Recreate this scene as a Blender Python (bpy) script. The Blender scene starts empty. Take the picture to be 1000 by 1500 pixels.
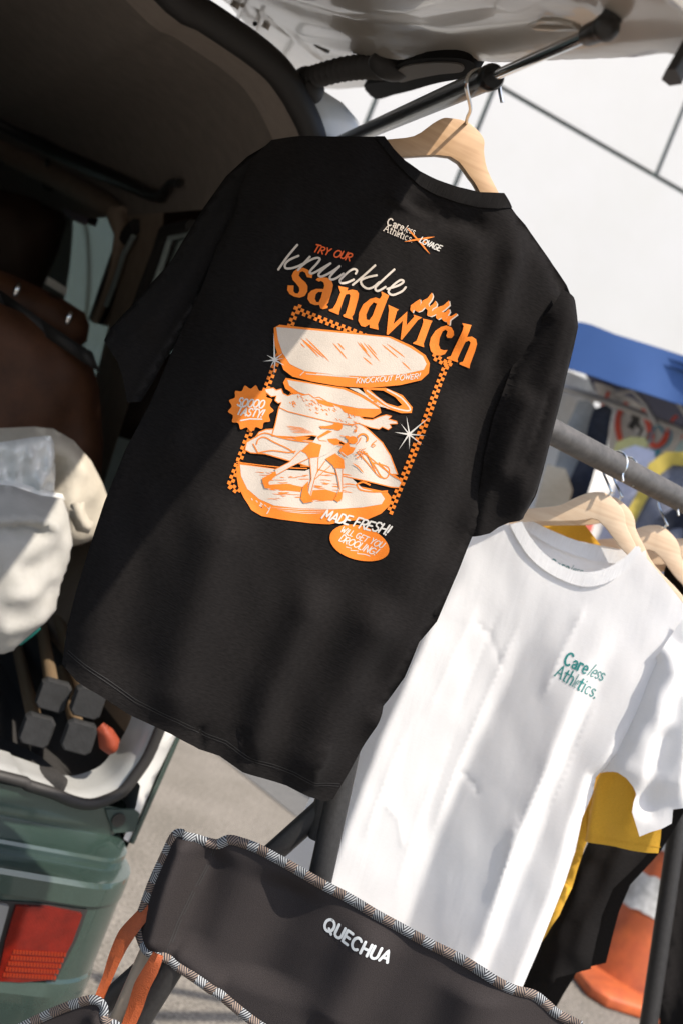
import bpy, bmesh, math, random
import numpy as np
from mathutils import Vector, Matrix
from mathutils.geometry import delaunay_2d_cdt

# ------------------------------------------------------------------ camera, world, sun, exposure
S = bpy.context.scene
COL = S.collection
rad = math.radians
CAM = Vector((0.0, 0.0, 1.30))
ROLL, PITCH, FPX = rad(22.0), rad(-1.0), 1667.0
F0 = Vector((0, math.cos(PITCH), math.sin(PITCH)))
R0 = Vector((1, 0, 0)); U0 = R0.cross(F0)
RT = R0 * math.cos(ROLL) + U0 * math.sin(ROLL)
UP = -R0 * math.sin(ROLL) + U0 * math.cos(ROLL)
cd = bpy.data.cameras.new('camera')
cam = bpy.data.objects.new('camera', cd); COL.objects.link(cam)
M = Matrix((RT, UP, -F0)).transposed().to_4x4(); M.translation = CAM
cam.matrix_world = M
cd.sensor_fit = 'VERTICAL'; cd.sensor_height = 36.0; cd.lens = FPX * 36 / 1500
cd.clip_start = 0.02; cd.clip_end = 400
cd.dof.use_dof = True; cd.dof.focus_distance = 1.26; cd.dof.aperture_fstop = 5.6
S.camera = cam

SUN_EL, SUN_AZ = rad(56), rad(44)          # azimuth measured from straight behind the camera towards the right
SUN = Vector((math.sin(SUN_AZ) * math.cos(SUN_EL), -math.cos(SUN_AZ) * math.cos(SUN_EL), math.sin(SUN_EL)))
W = bpy.data.worlds.new('World'); S.world = W; W.use_nodes = True
nt = W.node_tree; nt.nodes.clear()
sky = nt.nodes.new('ShaderNodeTexSky'); sky.sky_type = 'NISHITA'; sky.sun_disc = False
sky.sun_elevation = SUN_EL; sky.sun_rotation = math.atan2(SUN.x, SUN.y); sky.dust_density = 2.0; sky.air_density = 1.0
bg = nt.nodes.new('ShaderNodeBackground'); bg.inputs[1].default_value = 0.15
wo = nt.nodes.new('ShaderNodeOutputWorld')
nt.links.new(sky.outputs[0], bg.inputs[0]); nt.links.new(bg.outputs[0], wo.inputs[0])
sl = bpy.data.lights.new('sun', 'SUN'); sl.energy = 4.0; sl.angle = rad(0.6); sl.color = (1.0, 0.91, 0.79)
so = bpy.data.objects.new('sun', sl); COL.objects.link(so)
so.rotation_euler = SUN.to_track_quat('Z', 'Y').to_euler(); so.location = (2, -3, 6)
S.view_settings.view_transform = 'Standard'; S.view_settings.look = 'None'
S.view_settings.exposure = 0.7; S.view_settings.gamma = 1.0
S.render.engine = 'CYCLES'

# ------------------------------------------------------------------ helpers
def ray(px, py):
    return F0 + RT * ((px - 500) / FPX) - UP * ((py - 750) / FPX)
def P(px, py, d):
    return CAM + ray(px, py) * d

class Frame:
    """an upright working plane: X along it, Z up, N towards the viewer's side"""
    def __init__(s, px, py, d, a, tilt=0.0, origin=None):
        s.O = origin if origin is not None else P(px, py, d)
        a = rad(a); s.X = Vector((math.cos(a), math.sin(a), 0))
        n = Vector((math.sin(a), -math.cos(a), 0)); t = rad(tilt)
        s.N = n * math.cos(t) + Vector((0, 0, 1)) * math.sin(t)
        s.Z = Vector((0, 0, 1)) * math.cos(t) - n * math.sin(t)
    def uv(s, px, py):
        D = ray(px, py); t = (s.O - CAM).dot(s.N) / D.dot(s.N); w = CAM + D * t - s.O
        return (w.dot(s.X), w.dot(s.Z))
    def w(s, u, v, h=0.0):
        return s.O + s.X * u + s.Z * v + s.N * h
    def poly(s, pts):
        return [s.uv(*p) for p in pts]

def smooth(pts, n=4, closed=True):
    """Catmull-Rom through points"""
    out = []; N = len(pts); p = [np.array(q, float) for q in pts]
    rng = range(N) if closed else range(N - 1)
    for i in rng:
        if closed: a, b, c, d = p[i - 1], p[i], p[(i + 1) % N], p[(i + 2) % N]
        else: a, b, c, d = p[max(i - 1, 0)], p[i], p[i + 1], p[min(i + 2, N - 1)]
        for k in range(n):
            t = k / n
            out.append(tuple(0.5 * ((2 * b) + (c - a) * t + (2 * a - 5 * b + 4 * c - d) * t * t + (3 * b - a - 3 * c + d) * t ** 3)))
    if not closed: out.append(tuple(p[-1]))
    return out

def resample(loop, step, closed=True):
    out = []; N = len(loop)
    for i in range(N if closed else N - 1):
        a, b = np.array(loop[i], float), np.array(loop[(i + 1) % N], float)
        L = np.linalg.norm(b - a); k = max(1, int(math.ceil(L / step)))
        for j in range(k): out.append(tuple(a + (b - a) * j / k))
    if not closed: out.append(tuple(loop[-1]))
    return out

def inside(pts, loops):
    pts = np.asarray(pts, float); r = np.zeros(len(pts), bool)
    x, y = pts[:, 0], pts[:, 1]
    for L in loops:
        L = np.asarray(L, float); A = L; B = np.roll(L, -1, axis=0)
        for (x0, y0), (x1, y1) in zip(A, B):
            if y0 == y1: continue
            c = ((y0 > y) != (y1 > y)) & (x < (x1 - x0) * (y - y0) / (y1 - y0) + x0)
            r ^= c
    return r

def segdist(pts, line):
    """distance, signed side and 0..1 position of points against a polyline"""
    pts = np.asarray(pts, float); L = np.asarray(line, float)
    best = np.full(len(pts), 1e9); sgn = np.ones(len(pts)); pos = np.zeros(len(pts))
    seg = np.linalg.norm(L[1:] - L[:-1], axis=1); tot = max(seg.sum(), 1e-9); acc = 0
    for i in range(len(L) - 1):
        a, d = L[i], L[i + 1] - L[i]; l2 = max((d * d).sum(), 1e-12)
        t = np.clip(((pts - a) @ d) / l2, 0, 1); q = a + t[:, None] * d
        dd = np.linalg.norm(pts - q, axis=1); m = dd < best
        cr = d[0] * (pts[:, 1] - a[1]) - d[1] * (pts[:, 0] - a[0])
        best[m] = dd[m]; sgn[m] = np.sign(cr[m]); pos[m] = (acc + t[m] * seg[i]) / tot; acc += seg[i]
    return best, sgn, pos

def fill2d(loops, step=None, grid=None):
    """triangulate loops (even-odd holes); grid adds inner points so that the sheet can be bent"""
    loops = [resample(l, step) if step else list(l) for l in loops]
    vs = []; es = []
    for l in loops:
        b = len(vs); vs += l; es += [(b + i, b + (i + 1) % len(l)) for i in range(len(l))]
    if grid:
        a = np.array([p for l in loops for p in l]); lo, hi = a.min(0), a.max(0)
        g = []; j = 0; y = lo[1] + grid * .5
        while y < hi[1]:
            x = lo[0] + (grid * .5 if j % 2 else grid)
            xs = np.arange(x, hi[0], grid); g += [(q, y) for q in xs]; y += grid * .866; j += 1
        if g:
            g = np.array(g); g = g[inside(g, loops)]
            if len(g):
                keep = np.ones(len(g), bool)
                for l in loops:
                    d, _, _ = segdist(g, list(l) + [l[0]]); keep &= d > grid * .45
                vs += [tuple(q) for q in g[keep]]
    r = delaunay_2d_cdt([Vector((float(p[0]), float(p[1]))) for p in vs], es, [], 0, 1e-7)
    V = np.array([(q.x, q.y) for q in r[0]]); Fc = [tuple(f) for f in r[2]]
    if not len(Fc): return V, []
    c = np.array([V[list(f)].mean(0) for f in Fc]); k = inside(c, loops)
    Fc = [f for f, o in zip(Fc, k) if o]
    used = sorted({i for f in Fc for i in f}); mp = {o: n for n, o in enumerate(used)}
    return V[used], [tuple(mp[i] for i in f) for f in Fc]

class MB:
    """collects world-space faces, then becomes ONE mesh object"""
    def __init__(s): s.v = []; s.f = []; s.m = []; s.uv = []; s.n = {}
    def add(s, vs, fs, mi=0, uv=None, nor=None):
        b = len(s.v)
        if nor is not None:
            for i, q in enumerate(nor): s.n[b + i] = q
        s.v += [Vector(v) for v in vs]; s.f += [tuple(i + b for i in f) for f in fs]; s.m += [mi] * len(fs)
        s.uv += list(uv) if uv is not None else [(v[0], v[2]) for v in vs]
    def box(s, c, sx, sy, sz, X=Vector((1, 0, 0)), Y=Vector((0, 1, 0)), Z=Vector((0, 0, 1)), mi=0):
        c = Vector(c); vs = [c + X * (sx * i) / 2 + Y * (sy * j) / 2 + Z * (sz * k) / 2 for k in (-1, 1) for j in (-1, 1) for i in (-1, 1)]
        s.add(vs, [(0, 2, 3, 1), (4, 5, 7, 6), (0, 1, 5, 4), (2, 6, 7, 3), (0, 4, 6, 2), (1, 3, 7, 5)], mi)
    def tube(s, pts, r, n=10, mi=0, caps=True):
        pts = [Vector(p) for p in pts]; N = len(pts); rs = r if isinstance(r, (list, tuple)) else [r] * N
        t0 = (pts[1] - pts[0]).normalized(); a = t0.orthogonal().normalized(); vs = []; uv = []; acc = 0
        for i, p in enumerate(pts):
            t = (pts[min(i + 1, N - 1)] - pts[max(i - 1, 0)]).normalized()
            a = (a - t * a.dot(t)).normalized(); b = t.cross(a)
            if i: acc += (p - pts[i - 1]).length
            for k in range(n):
                g = 2 * math.pi * k / n; vs.append(p + (a * math.cos(g) + b * math.sin(g)) * rs[i]); uv.append((acc, k / n))
        fs = [(i * n + k, i * n + (k + 1) % n, (i + 1) * n + (k + 1) % n, (i + 1) * n + k) for i in range(N - 1) for k in range(n)]
        if caps: fs += [tuple(reversed(range(n))), tuple((N - 1) * n + k for k in range(n))]
        s.add(vs, fs, mi, uv)
    def ball(s, c, r, nu=16, nv=10, sc=(1, 1, 1), mi=0):
        c = Vector(c); vs = []
        for j in range(nv + 1):
            th = math.pi * j / nv
            for i in range(nu):
                ph = 2 * math.pi * i / nu
                vs.append(c + Vector((math.sin(th) * math.cos(ph) * sc[0], math.sin(th) * math.sin(ph) * sc[1], math.cos(th) * sc[2])) * r)
        s.add(vs, [(j * nu + i, j * nu + (i + 1) % nu, (j + 1) * nu + (i + 1) % nu, (j + 1) * nu + i) for j in range(nv) for i in range(nu)], mi)
    def slab(s, fr, loops, h0, h1, mi=0, step=None, grid=None, bev=0.0):
        """outline in a frame's plane given a real thickness, with an optional chamfer at the front"""
        V, Fc = fill2d(loops, step, grid)
        s.add([fr.w(u, v, h1) for u, v in V], Fc, mi, V); s.add([fr.w(u, v, h0) for u, v in V], [f[::-1] for f in Fc], mi, V)
        for l in loops:
            l = resample(l, step) if step else l; n = len(l)
            s.add([fr.w(u, v, h0) for u, v in l] + [fr.w(u, v, h1) for u, v in l], [(i, (i + 1) % n, n + (i + 1) % n, n + i) for i in range(n)], mi, list(l) * 2)
    def build(s, name, mats, parent=None, smooth_=True, weld=0.0, bevel=0.0, bseg=2, angle=40):
        o0 = Vector((0, 0, 0)); q = parent
        while q is not None: o0 += q.location; q = q.parent
        me = bpy.data.meshes.new(name); me.from_pydata([tuple(v - o0) for v in s.v], [], s.f)
        if not isinstance(mats, (list, tuple)): mats = [mats]
        for m in mats: me.materials.append(m)
        if len(mats) > 1: me.polygons.foreach_set('material_index', s.m)
        ul = me.uv_layers.new(name='UVMap'); li = np.zeros(len(me.loops), np.int32); me.loops.foreach_get('vertex_index', li)
        ul.data.foreach_set('uv', np.array(s.uv, np.float32)[li].ravel())
        bm = bmesh.new(); bm.from_mesh(me)
        if weld: bmesh.ops.remove_doubles(bm, verts=bm.verts, dist=weld)
        
        if not s.n: bmesh.ops.recalc_face_normals(bm, faces=bm.faces)
        if bevel:
            eg = [e for e in bm.edges if len(e.link_faces) == 2 and e.calc_face_angle(0) > rad(30)]
            bmesh.ops.bevel(bm, geom=eg, offset=bevel, segments=bseg, affect='EDGES', profile=.5, clamp_overlap=True)
        bm.to_mesh(me); bm.free()
        if smooth_:
            me.polygons.foreach_set('use_smooth', [True] * len(me.polygons))
            try: me.set_sharp_from_angle(angle=rad(angle))
            except Exception: pass
        if s.n and not weld and not bevel:
            me.normals_split_custom_set_from_vertices([tuple(s.n.get(i, (0, 0, 0))) for i in range(len(s.v))])
        o = bpy.data.objects.new(name, me); COL.objects.link(o); o.parent = parent
        return o

def thing(name, label, cat, loc, group=None):
    o = bpy.data.objects.new(name, None); COL.objects.link(o); o.location = loc; o.empty_display_size = .05
    o['label'] = label; o['category'] = cat
    if group: o['group'] = group
    return o
def tag(o, label=None, cat=None, group=None, kind=None):
    for k, v in (('label', label), ('category', cat), ('group', group), ('kind', kind)):
        if v: o[k] = v
    return o
def copy_thing(root, shift, label, group=None):
    def rec(o, par):
        c = o.copy(); COL.objects.link(c); c.parent = par
        for ch in [x for x in bpy.data.objects if x.parent == o]: rec(ch, c)
        return c
    r = rec(root, None); r.location = root.location + Vector(shift); r['label'] = label
    if group: r['group'] = group
    return r

# ------------------------------------------------------------------ materials
def mat(name, col, rough=.6, metal=0.0, vary=0.0, vscale=8.0, bump=0.0, bscale=200.0, sheen=0.0, coat=0.0, spec=.5, stretch=(1, 1, 1), col2=None, trans=None, coords='Object'):
    m = bpy.data.materials.new(name); m.use_nodes = True; n = m.node_tree; b = n.nodes['Principled BSDF']
    b.inputs['Base Color'].default_value = (*col, 1); b.inputs['Roughness'].default_value = rough; b.inputs['Metallic'].default_value = metal
    b.inputs['Specular IOR Level'].default_value = spec
    if sheen: b.inputs['Sheen Weight'].default_value = sheen; b.inputs['Sheen Roughness'].default_value = .5
    if coat: b.inputs['Coat Weight'].default_value = coat; b.inputs['Coat Roughness'].default_value = .06
    tc = n.nodes.new('ShaderNodeTexCoord'); mp = n.nodes.new('ShaderNodeMapping'); mp.inputs['Scale'].default_value = stretch
    n.links.new(tc.outputs[coords], mp.inputs['Vector'])
    if vary or col2:
        no = n.nodes.new('ShaderNodeTexNoise'); no.inputs['Scale'].default_value = vscale; no.inputs['Detail'].default_value = 6; no.inputs['Roughness'].default_value = .65
        n.links.new(mp.outputs[0], no.inputs['Vector'])
        rp = n.nodes.new('ShaderNodeValToRGB'); rp.color_ramp.elements[0].position = .3; rp.color_ramp.elements[1].position = .7
        a = col2 if col2 else tuple(c * (1 - vary) for c in col); z = col if col2 else tuple(min(1, c * (1 + vary)) for c in col)
        rp.color_ramp.elements[0].color = (*a, 1); rp.color_ramp.elements[1].color = (*z, 1)
        n.links.new(no.outputs['Fac'], rp.inputs[0]); n.links.new(rp.outputs[0], b.inputs['Base Color'])
    if bump:
        nb = n.nodes.new('ShaderNodeTexNoise'); nb.inputs['Scale'].default_value = bscale; nb.inputs['Detail'].default_value = 4
        n.links.new(mp.outputs[0], nb.inputs['Vector'])
        bp = n.nodes.new('ShaderNodeBump'); bp.inputs['Strength'].default_value = bump; bp.inputs['Distance'].default_value = .002
        n.links.new(nb.outputs['Fac'], bp.inputs['Height']); n.links.new(bp.outputs[0], b.inputs['Normal'])
    if trans:
        b.inputs['Transmission Weight'].default_value = trans
    return m

def cloth_mat(name, col, vary=.12, rib=.6, sheen=.25, translucent=0.0, ribu=260.0, ribv=1500.0, crumple=.12):
    """jersey: fine horizontal courses in colour and bump, laid out on the cloth's own UV in metres"""
    m = mat(name, col, .9, sheen=sheen, spec=.08); n = m.node_tree; b = n.nodes['Principled BSDF']
    uv = n.nodes.new('ShaderNodeUVMap'); mp = n.nodes.new('ShaderNodeMapping'); mp.inputs['Scale'].default_value = (ribu, ribv, 1)
    no = n.nodes.new('ShaderNodeTexNoise'); no.inputs['Scale'].default_value = 1.0; no.inputs['Detail'].default_value = 2
    n.links.new(uv.outputs[0], mp.inputs[0]); n.links.new(mp.outputs[0], no.inputs['Vector'])
    n2 = n.nodes.new('ShaderNodeTexNoise'); n2.inputs['Scale'].default_value = 9; n2.inputs['Detail'].default_value = 5
    n.links.new(uv.outputs[0], n2.inputs['Vector'])
    ad = n.nodes.new('ShaderNodeMath'); ad.operation = 'ADD'; n.links.new(no.outputs['Fac'], ad.inputs[0])
    sc = n.nodes.new('ShaderNodeMath'); sc.operation = 'MULTIPLY'; sc.inputs[1].default_value = .2; n.links.new(n2.outputs['Fac'], sc.inputs[0]); n.links.new(sc.outputs[0], ad.inputs[1])
    rp = n.nodes.new('ShaderNodeValToRGB'); rp.color_ramp.elements[0].position = .38; rp.color_ramp.elements[1].position = .82
    rp.color_ramp.elements[0].color = (*[c * (1 - vary) for c in col], 1); rp.color_ramp.elements[1].color = (*[min(1, c * (1 + vary)) for c in col], 1)
    n.links.new(ad.outputs[0], rp.inputs[0]); n.links.new(rp.outputs[0], b.inputs['Base Color'])
    bp = n.nodes.new('ShaderNodeBump'); bp.inputs['Strength'].default_value = rib; bp.inputs['Distance'].default_value = .0008
    n.links.new(no.outputs['Fac'], bp.inputs['Height']); n.links.new(bp.outputs[0], b.inputs['Normal'])
    if crumple:          # soft creases of worn cotton
        m3 = n.nodes.new('ShaderNodeMapping'); m3.inputs['Scale'].default_value = (20, 5, 1); m3.inputs['Rotation'].default_value = (0, 0, .25); n.links.new(uv.outputs[0], m3.inputs[0])
        n3 = n.nodes.new('ShaderNodeTexNoise'); n3.inputs['Scale'].default_value = 1.0; n3.inputs['Detail'].default_value = 5; n3.inputs['Roughness'].default_value = .55; n3.inputs['Distortion'].default_value = .25; n.links.new(m3.outputs[0], n3.inputs['Vector'])
        b3 = n.nodes.new('ShaderNodeBump'); b3.inputs['Strength'].default_value = crumple; b3.inputs['Distance'].default_value = .012
        n.links.new(n3.outputs['Fac'], b3.inputs['Height']); n.links.new(bp.outputs[0], b3.inputs['Normal']); n.links.new(b3.outputs[0], b.inputs['Normal'])
    if translucent:
        tr = n.nodes.new('ShaderNodeBsdfTranslucent'); mx = n.nodes.new('ShaderNodeMixShader'); mx.inputs[0].default_value = translucent
        n.links.new(rp.outputs[0], tr.inputs[0]); n.links.new(b.outputs[0], mx.inputs[1]); n.links.new(tr.outputs[0], mx.inputs[2])
        n.links.new(mx.outputs[0], n.nodes['Material Output'].inputs[0])
    return m

def wood_mat(name, col, col2):
    m = mat(name, col, .5, coat=.15); n = m.node_tree; b = n.nodes['Principled BSDF']
    uv = n.nodes.new('ShaderNodeUVMap'); mp = n.nodes.new('ShaderNodeMapping'); mp.inputs['Scale'].default_value = (14, 150, 1)
    no = n.nodes.new('ShaderNodeTexNoise'); no.inputs['Scale'].default_value = 1; no.inputs['Detail'].default_value = 4; no.inputs['Distortion'].default_value = .6
    n.links.new(uv.outputs[0], mp.inputs[0]); n.links.new(mp.outputs[0], no.inputs['Vector'])
    rp = n.nodes.new('ShaderNodeValToRGB'); rp.color_ramp.elements[0].position = .35; rp.color_ramp.elements[1].position = .65
    rp.color_ramp.elements[0].color = (*col2, 1); rp.color_ramp.elements[1].color = (*col, 1)
    n.links.new(no.outputs['Fac'], rp.inputs[0]); n.links.new(rp.outputs[0], b.inputs['Base Color'])
    return m

def tinted_glass(name, tint):
    m = bpy.data.materials.new(name); m.use_nodes = True; n = m.node_tree; n.nodes.clear()
    t = n.nodes.new('ShaderNodeBsdfTransparent'); t.inputs[0].default_value = (*tint, 1)
    g = n.nodes.new('ShaderNodeBsdfGlossy'); g.inputs['Roughness'].default_value = .02
    fr = n.nodes.new('ShaderNodeFresnel'); fr.inputs[0].default_value = 1.5
    mx = n.nodes.new('ShaderNodeMixShader'); o = n.nodes.new('ShaderNodeOutputMaterial')
    n.links.new(fr.outputs[0], mx.inputs[0]); n.links.new(t.outputs[0], mx.inputs[1]); n.links.new(g.outputs[0], mx.inputs[2]); n.links.new(mx.outputs[0], o.inputs[0])
    return m

MT = dict(
    asphalt=mat('asphalt', (.185, .168, .148), .95, vary=.75, vscale=95, bump=1.0, bscale=160),
    panel=mat('white_cladding', (.47, .472, .475), .45, vary=.02, vscale=1.2),
    joint=mat('joint_dark', (.03, .05, .05), .7),
    green=mat('green_paint', (.042, .072, .061), .27, metal=.3, coat=.9, vary=.1, vscale=300, bump=.03, bscale=30),
    sillgrey=mat('sill_grey_paint', (.34, .345, .34), .35, coat=.4, vary=.1, vscale=12),
    darkgreen=mat('shaded_green_paint', (.035, .055, .048), .5),
    lensrib=mat('amber_red_lens', (.24, .020, .004), .25, coat=.2),
    patch=mat('painted_ground_shadow', (.10, .10, .10), .95, vary=.35, vscale=60, bump=.8, bscale=160),
    vanwhite=mat('van_white_paint', (.66, .66, .64), .35, coat=.4, vary=.06, vscale=5),
    beige=mat('tailgate_paint', (.42, .378, .325), .38, metal=.25, coat=.35, vary=.06, vscale=6),
    rubber=mat('black_rubber', (.024, .022, .021), .6, bump=.2, bscale=150),
    blackplastic=mat('black_plastic', (.02, .019, .018), .42, vary=.25, vscale=40),
    gloss=mat('black_gloss', (.007, .007, .007), .32, spec=.3),
    chrome=mat('chrome', (.72, .73, .74), .12, metal=1),
    steel=mat('wire_steel', (.68, .72, .74), .28, metal=1),
    liner=mat('headliner_felt', (.20, .172, .148), .95, vary=.12, vscale=30, bump=.3, bscale=500),
    linerband=mat('pillar_trim', (.33, .28, .24), .8, vary=.08, vscale=40),
    trim=mat('tan_trim', (.26, .20, .15), .7, vary=.15, vscale=20),
    darktrim=mat('dark_trim', (.05, .05, .048), .8),
    carpet=mat('grey_carpet', (.028, .026, .025), .95, vary=.45, vscale=350, bump=1, bscale=500),
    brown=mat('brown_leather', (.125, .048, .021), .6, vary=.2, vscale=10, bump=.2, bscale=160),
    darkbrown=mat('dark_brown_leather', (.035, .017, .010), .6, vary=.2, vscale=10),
    dash=mat('dash_grey_green', (.28, .34, .335), .6, vary=.2, vscale=6),
    wood=wood_mat('beech', (.54, .345, .19), (.46, .28, .145)),
    woodpale=wood_mat('beech_pale', (.74, .57, .40), (.66, .48, .32)),
    dowel=wood_mat('dowel', (.24, .17, .10), (.18, .12, .07)),
    blackcloth=cloth_mat('black_jersey', (.0098, .0088, .0087), .32, .35, .02, ribu=150, ribv=620),
    blackrib=cloth_mat('black_rib', (.0095, .0088, .0088), .4, .5, .02, ribu=1500, ribv=60),
    whitecloth=cloth_mat('white_jersey', (.83, .83, .835), .02, .15, .05, .28, ribu=110, ribv=800, crumple=.16),
    whiterib=cloth_mat('white_rib', (.81, .81, .815), .05, .7, .1, .12, ribu=1200, ribv=40),
    yellowcloth=cloth_mat('mustard_jersey', (.70, .39, .045), .1, .5, .2, .15),
    orangeink=mat('orange_ink', (.74, .185, .006), .7, vary=.05, vscale=90, bump=.2, bscale=900),
    redink=mat('red_orange_ink', (.75, .105, .01), .7),
    creamink=mat('cream_ink', (.56, .49, .42), .7, vary=.04, vscale=60, bump=.2, bscale=900),
    whiteink=mat('white_ink', (.58, .555, .515), .7),
    greenink=mat('teal_ink', (.012, .20, .19), .7, vary=.1, vscale=300),
    chairfab=cloth_mat('chair_mesh_fabric', (.033, .0285, .0285), .28, .4, 0, ribu=900, ribv=900),
    reflective=mat('silver_print', (.62, .65, .66), .45),
    beigetube=mat('beige_tube', (.42, .34, .25), .38, coat=.2),
    strap=mat('orange_strap', (.32, .066, .015), .6, bump=.5, bscale=600, vary=.15, vscale=100),
    rackgrey=mat('rack_grey', (.085, .08, .076), .55, metal=.3, vary=.3, vscale=60, bump=.15, bscale=120, stretch=(1, 1, 1)),
    rackblack=mat('rack_black', (.022, .021, .021), .5, vary=.3, vscale=200, bump=.2, bscale=300),
    coneorange=mat('cone_orange', (.56, .125, .03), .6, vary=.12, vscale=14, col2=(.44, .085, .028)),
    conewhite=mat('cone_white', (.60, .60, .59), .6, vary=.3, vscale=14),
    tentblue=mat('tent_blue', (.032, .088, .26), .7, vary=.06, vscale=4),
    tentshade=mat('tent_painted_shade', (.01, .014, .06), .8),
    tentframe=mat('tent_frame', (.45, .44, .43), .4, metal=.6),
    canvas=mat('cream_canvas', (.47, .43, .36), .85, vary=.1, vscale=14, bump=.4, bscale=60),
    greysack=mat('white_sack', (.43, .42, .40), .85, vary=.1, vscale=12, bump=.5, bscale=30),
    tealtrim=mat('teal_trim', (.01, .19, .16), .6),
    plastic=mat('plastic_wrap', (.80, .81, .79), .12, coat=.6, bump=.5, bscale=45),
    redcloth=mat('red_cloth', (.24, .038, .013), .7),
    lens=mat('red_lens', (.14, .007, .003), .12, coat=.5, spec=.35, vary=.25, vscale=40),
    lensclear=mat('clear_lens', (.22, .22, .215), .15, coat=.7),
    glass=tinted_glass('tinted_glass', (.30, .36, .36)),
    paper=mat('paper', (.8, .79, .76), .7),
    sticker=mat('sticker', (.30, .12, .10), .6, col2=(.06, .03, .12), vscale=60),
)
def lens_ribs(m):
    n = m.node_tree; b = n.nodes['Principled BSDF']; uv = n.nodes.new('ShaderNodeUVMap')
    w1 = n.nodes.new('ShaderNodeTexChecker'); w1.inputs['Scale'].default_value = 330
    n.links.new(uv.outputs[0], w1.inputs['Vector'])
    bp = n.nodes.new('ShaderNodeBump'); bp.inputs['Strength'].default_value = .7; bp.inputs['Distance'].default_value = .002
    n.links.new(w1.outputs['Fac'], bp.inputs['Height']); n.links.new(bp.outputs[0], b.inputs['Normal'])
lens_ribs(MT['lens'])

def large_stains(m, sc, lo):
    """broad uneven wear over an existing base colour"""
    n = m.node_tree; b = n.nodes['Principled BSDF']; src = b.inputs['Base Color'].links[0].from_socket
    tc = n.nodes.new('ShaderNodeTexCoord'); no = n.nodes.new('ShaderNodeTexNoise'); no.inputs['Scale'].default_value = sc; no.inputs['Detail'].default_value = 7; no.inputs['Roughness'].default_value = .7
    n.links.new(tc.outputs['Object'], no.inputs['Vector']); rp = n.nodes.new('ShaderNodeValToRGB'); rp.color_ramp.elements[0].position = .35; rp.color_ramp.elements[1].position = .65
    rp.color_ramp.elements[0].color = (lo, lo, lo * .97, 1); rp.color_ramp.elements[1].color = (1, 1, 1, 1); n.links.new(no.outputs['Fac'], rp.inputs[0])
    mx = n.nodes.new('ShaderNodeMix'); mx.data_type = 'RGBA'; mx.blend_type = 'MULTIPLY'; mx.inputs[0].default_value = 1
    n.links.new(src, mx.inputs[6]); n.links.new(rp.outputs[0], mx.inputs[7]); n.links.new(mx.outputs[2], b.inputs['Base Color'])
large_stains(MT['asphalt'], 2.2, .72); large_stains(MT['panel'], .5, .95); large_stains(MT['coneorange'], 5, .55); large_stains(MT['conewhite'], 7, .6); large_stains(MT['green'], 9, .85); large_stains(MT['brown'], 14, .6); large_stains(MT['greysack'], 9, .88)
# ------------------------------------------------------------------ ground
mb = MB(); n = 60
mb.add([(-60, -30, 0), (60, -30, 0), (60, 90, 0), (-60, 90, 0)], [(0, 1, 2, 3)])
tag(mb.build('ground', MT['asphalt'], smooth_=False), 'pale worn asphalt of the market lot', 'ground', kind='structure')

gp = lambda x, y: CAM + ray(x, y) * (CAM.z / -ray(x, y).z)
q = [gp(312, 1100), gp(432, 1196), gp(640, 1260), gp(700, 900), gp(420, 960)]  # darker sheet just above the ground, painted in place of a cast shadow
mb = MB(); mb.add([(p.x, p.y, .004) for p in q], [(0, 1, 2, 3, 4)]); tag(mb.build('painted_shadow', MT['patch'], smooth_=False), 'painted shadow on the asphalt behind the rack', 'painted_shadow', kind='structure')

# ------------------------------------------------------------------ white panelled building far behind
FB = Frame(840, 190, 9.0, 20)
zj = FB.uv(840, 189)[1]                       # the long horizontal joint
u1, u0, u2 = FB.uv(725, 124)[0], FB.uv(590, 46)[0], FB.uv(960, 257)[0]
zb = -FB.O.z
build = thing('panelled_building', 'large white panel-clad building wall with thin dark joints beyond the blue market tent', 'building', (FB.O.x, FB.O.y, 0))
mb = MB(); mb.slab(FB, [[(-14, zb), (22, zb), (22, 7.5), (-14, 7.5)]], -.30, -.03); mb.build('wall', MT['joint'], build, smooth_=False)
mb = MB(); g = .019
def panel_row(z0, z1, xs):
    for a, b in zip(xs[:-1], xs[1:]):
        mb.slab(FB, [[(a + g, z0 + g), (b - g, z0 + g), (b - g, z1 - g), (a + g, z1 - g)]], -.029, 0)
wl = u1 - u0; wr = (u2 - u1) * 2.6
low = [u1 - wl * k for k in range(14, 0, -1)] + [u1 + wr * k for k in range(0, 6)]
upx = [u2 - wr * k for k in range(6, 0, -1)] + [u2 + wr * k for k in range(0, 5)]
panel_row(zb + .25, zj, low)
panel_row(zj, 7.5, upx)
mb.build('cladding', MT['panel'], build, smooth_=False)

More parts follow.
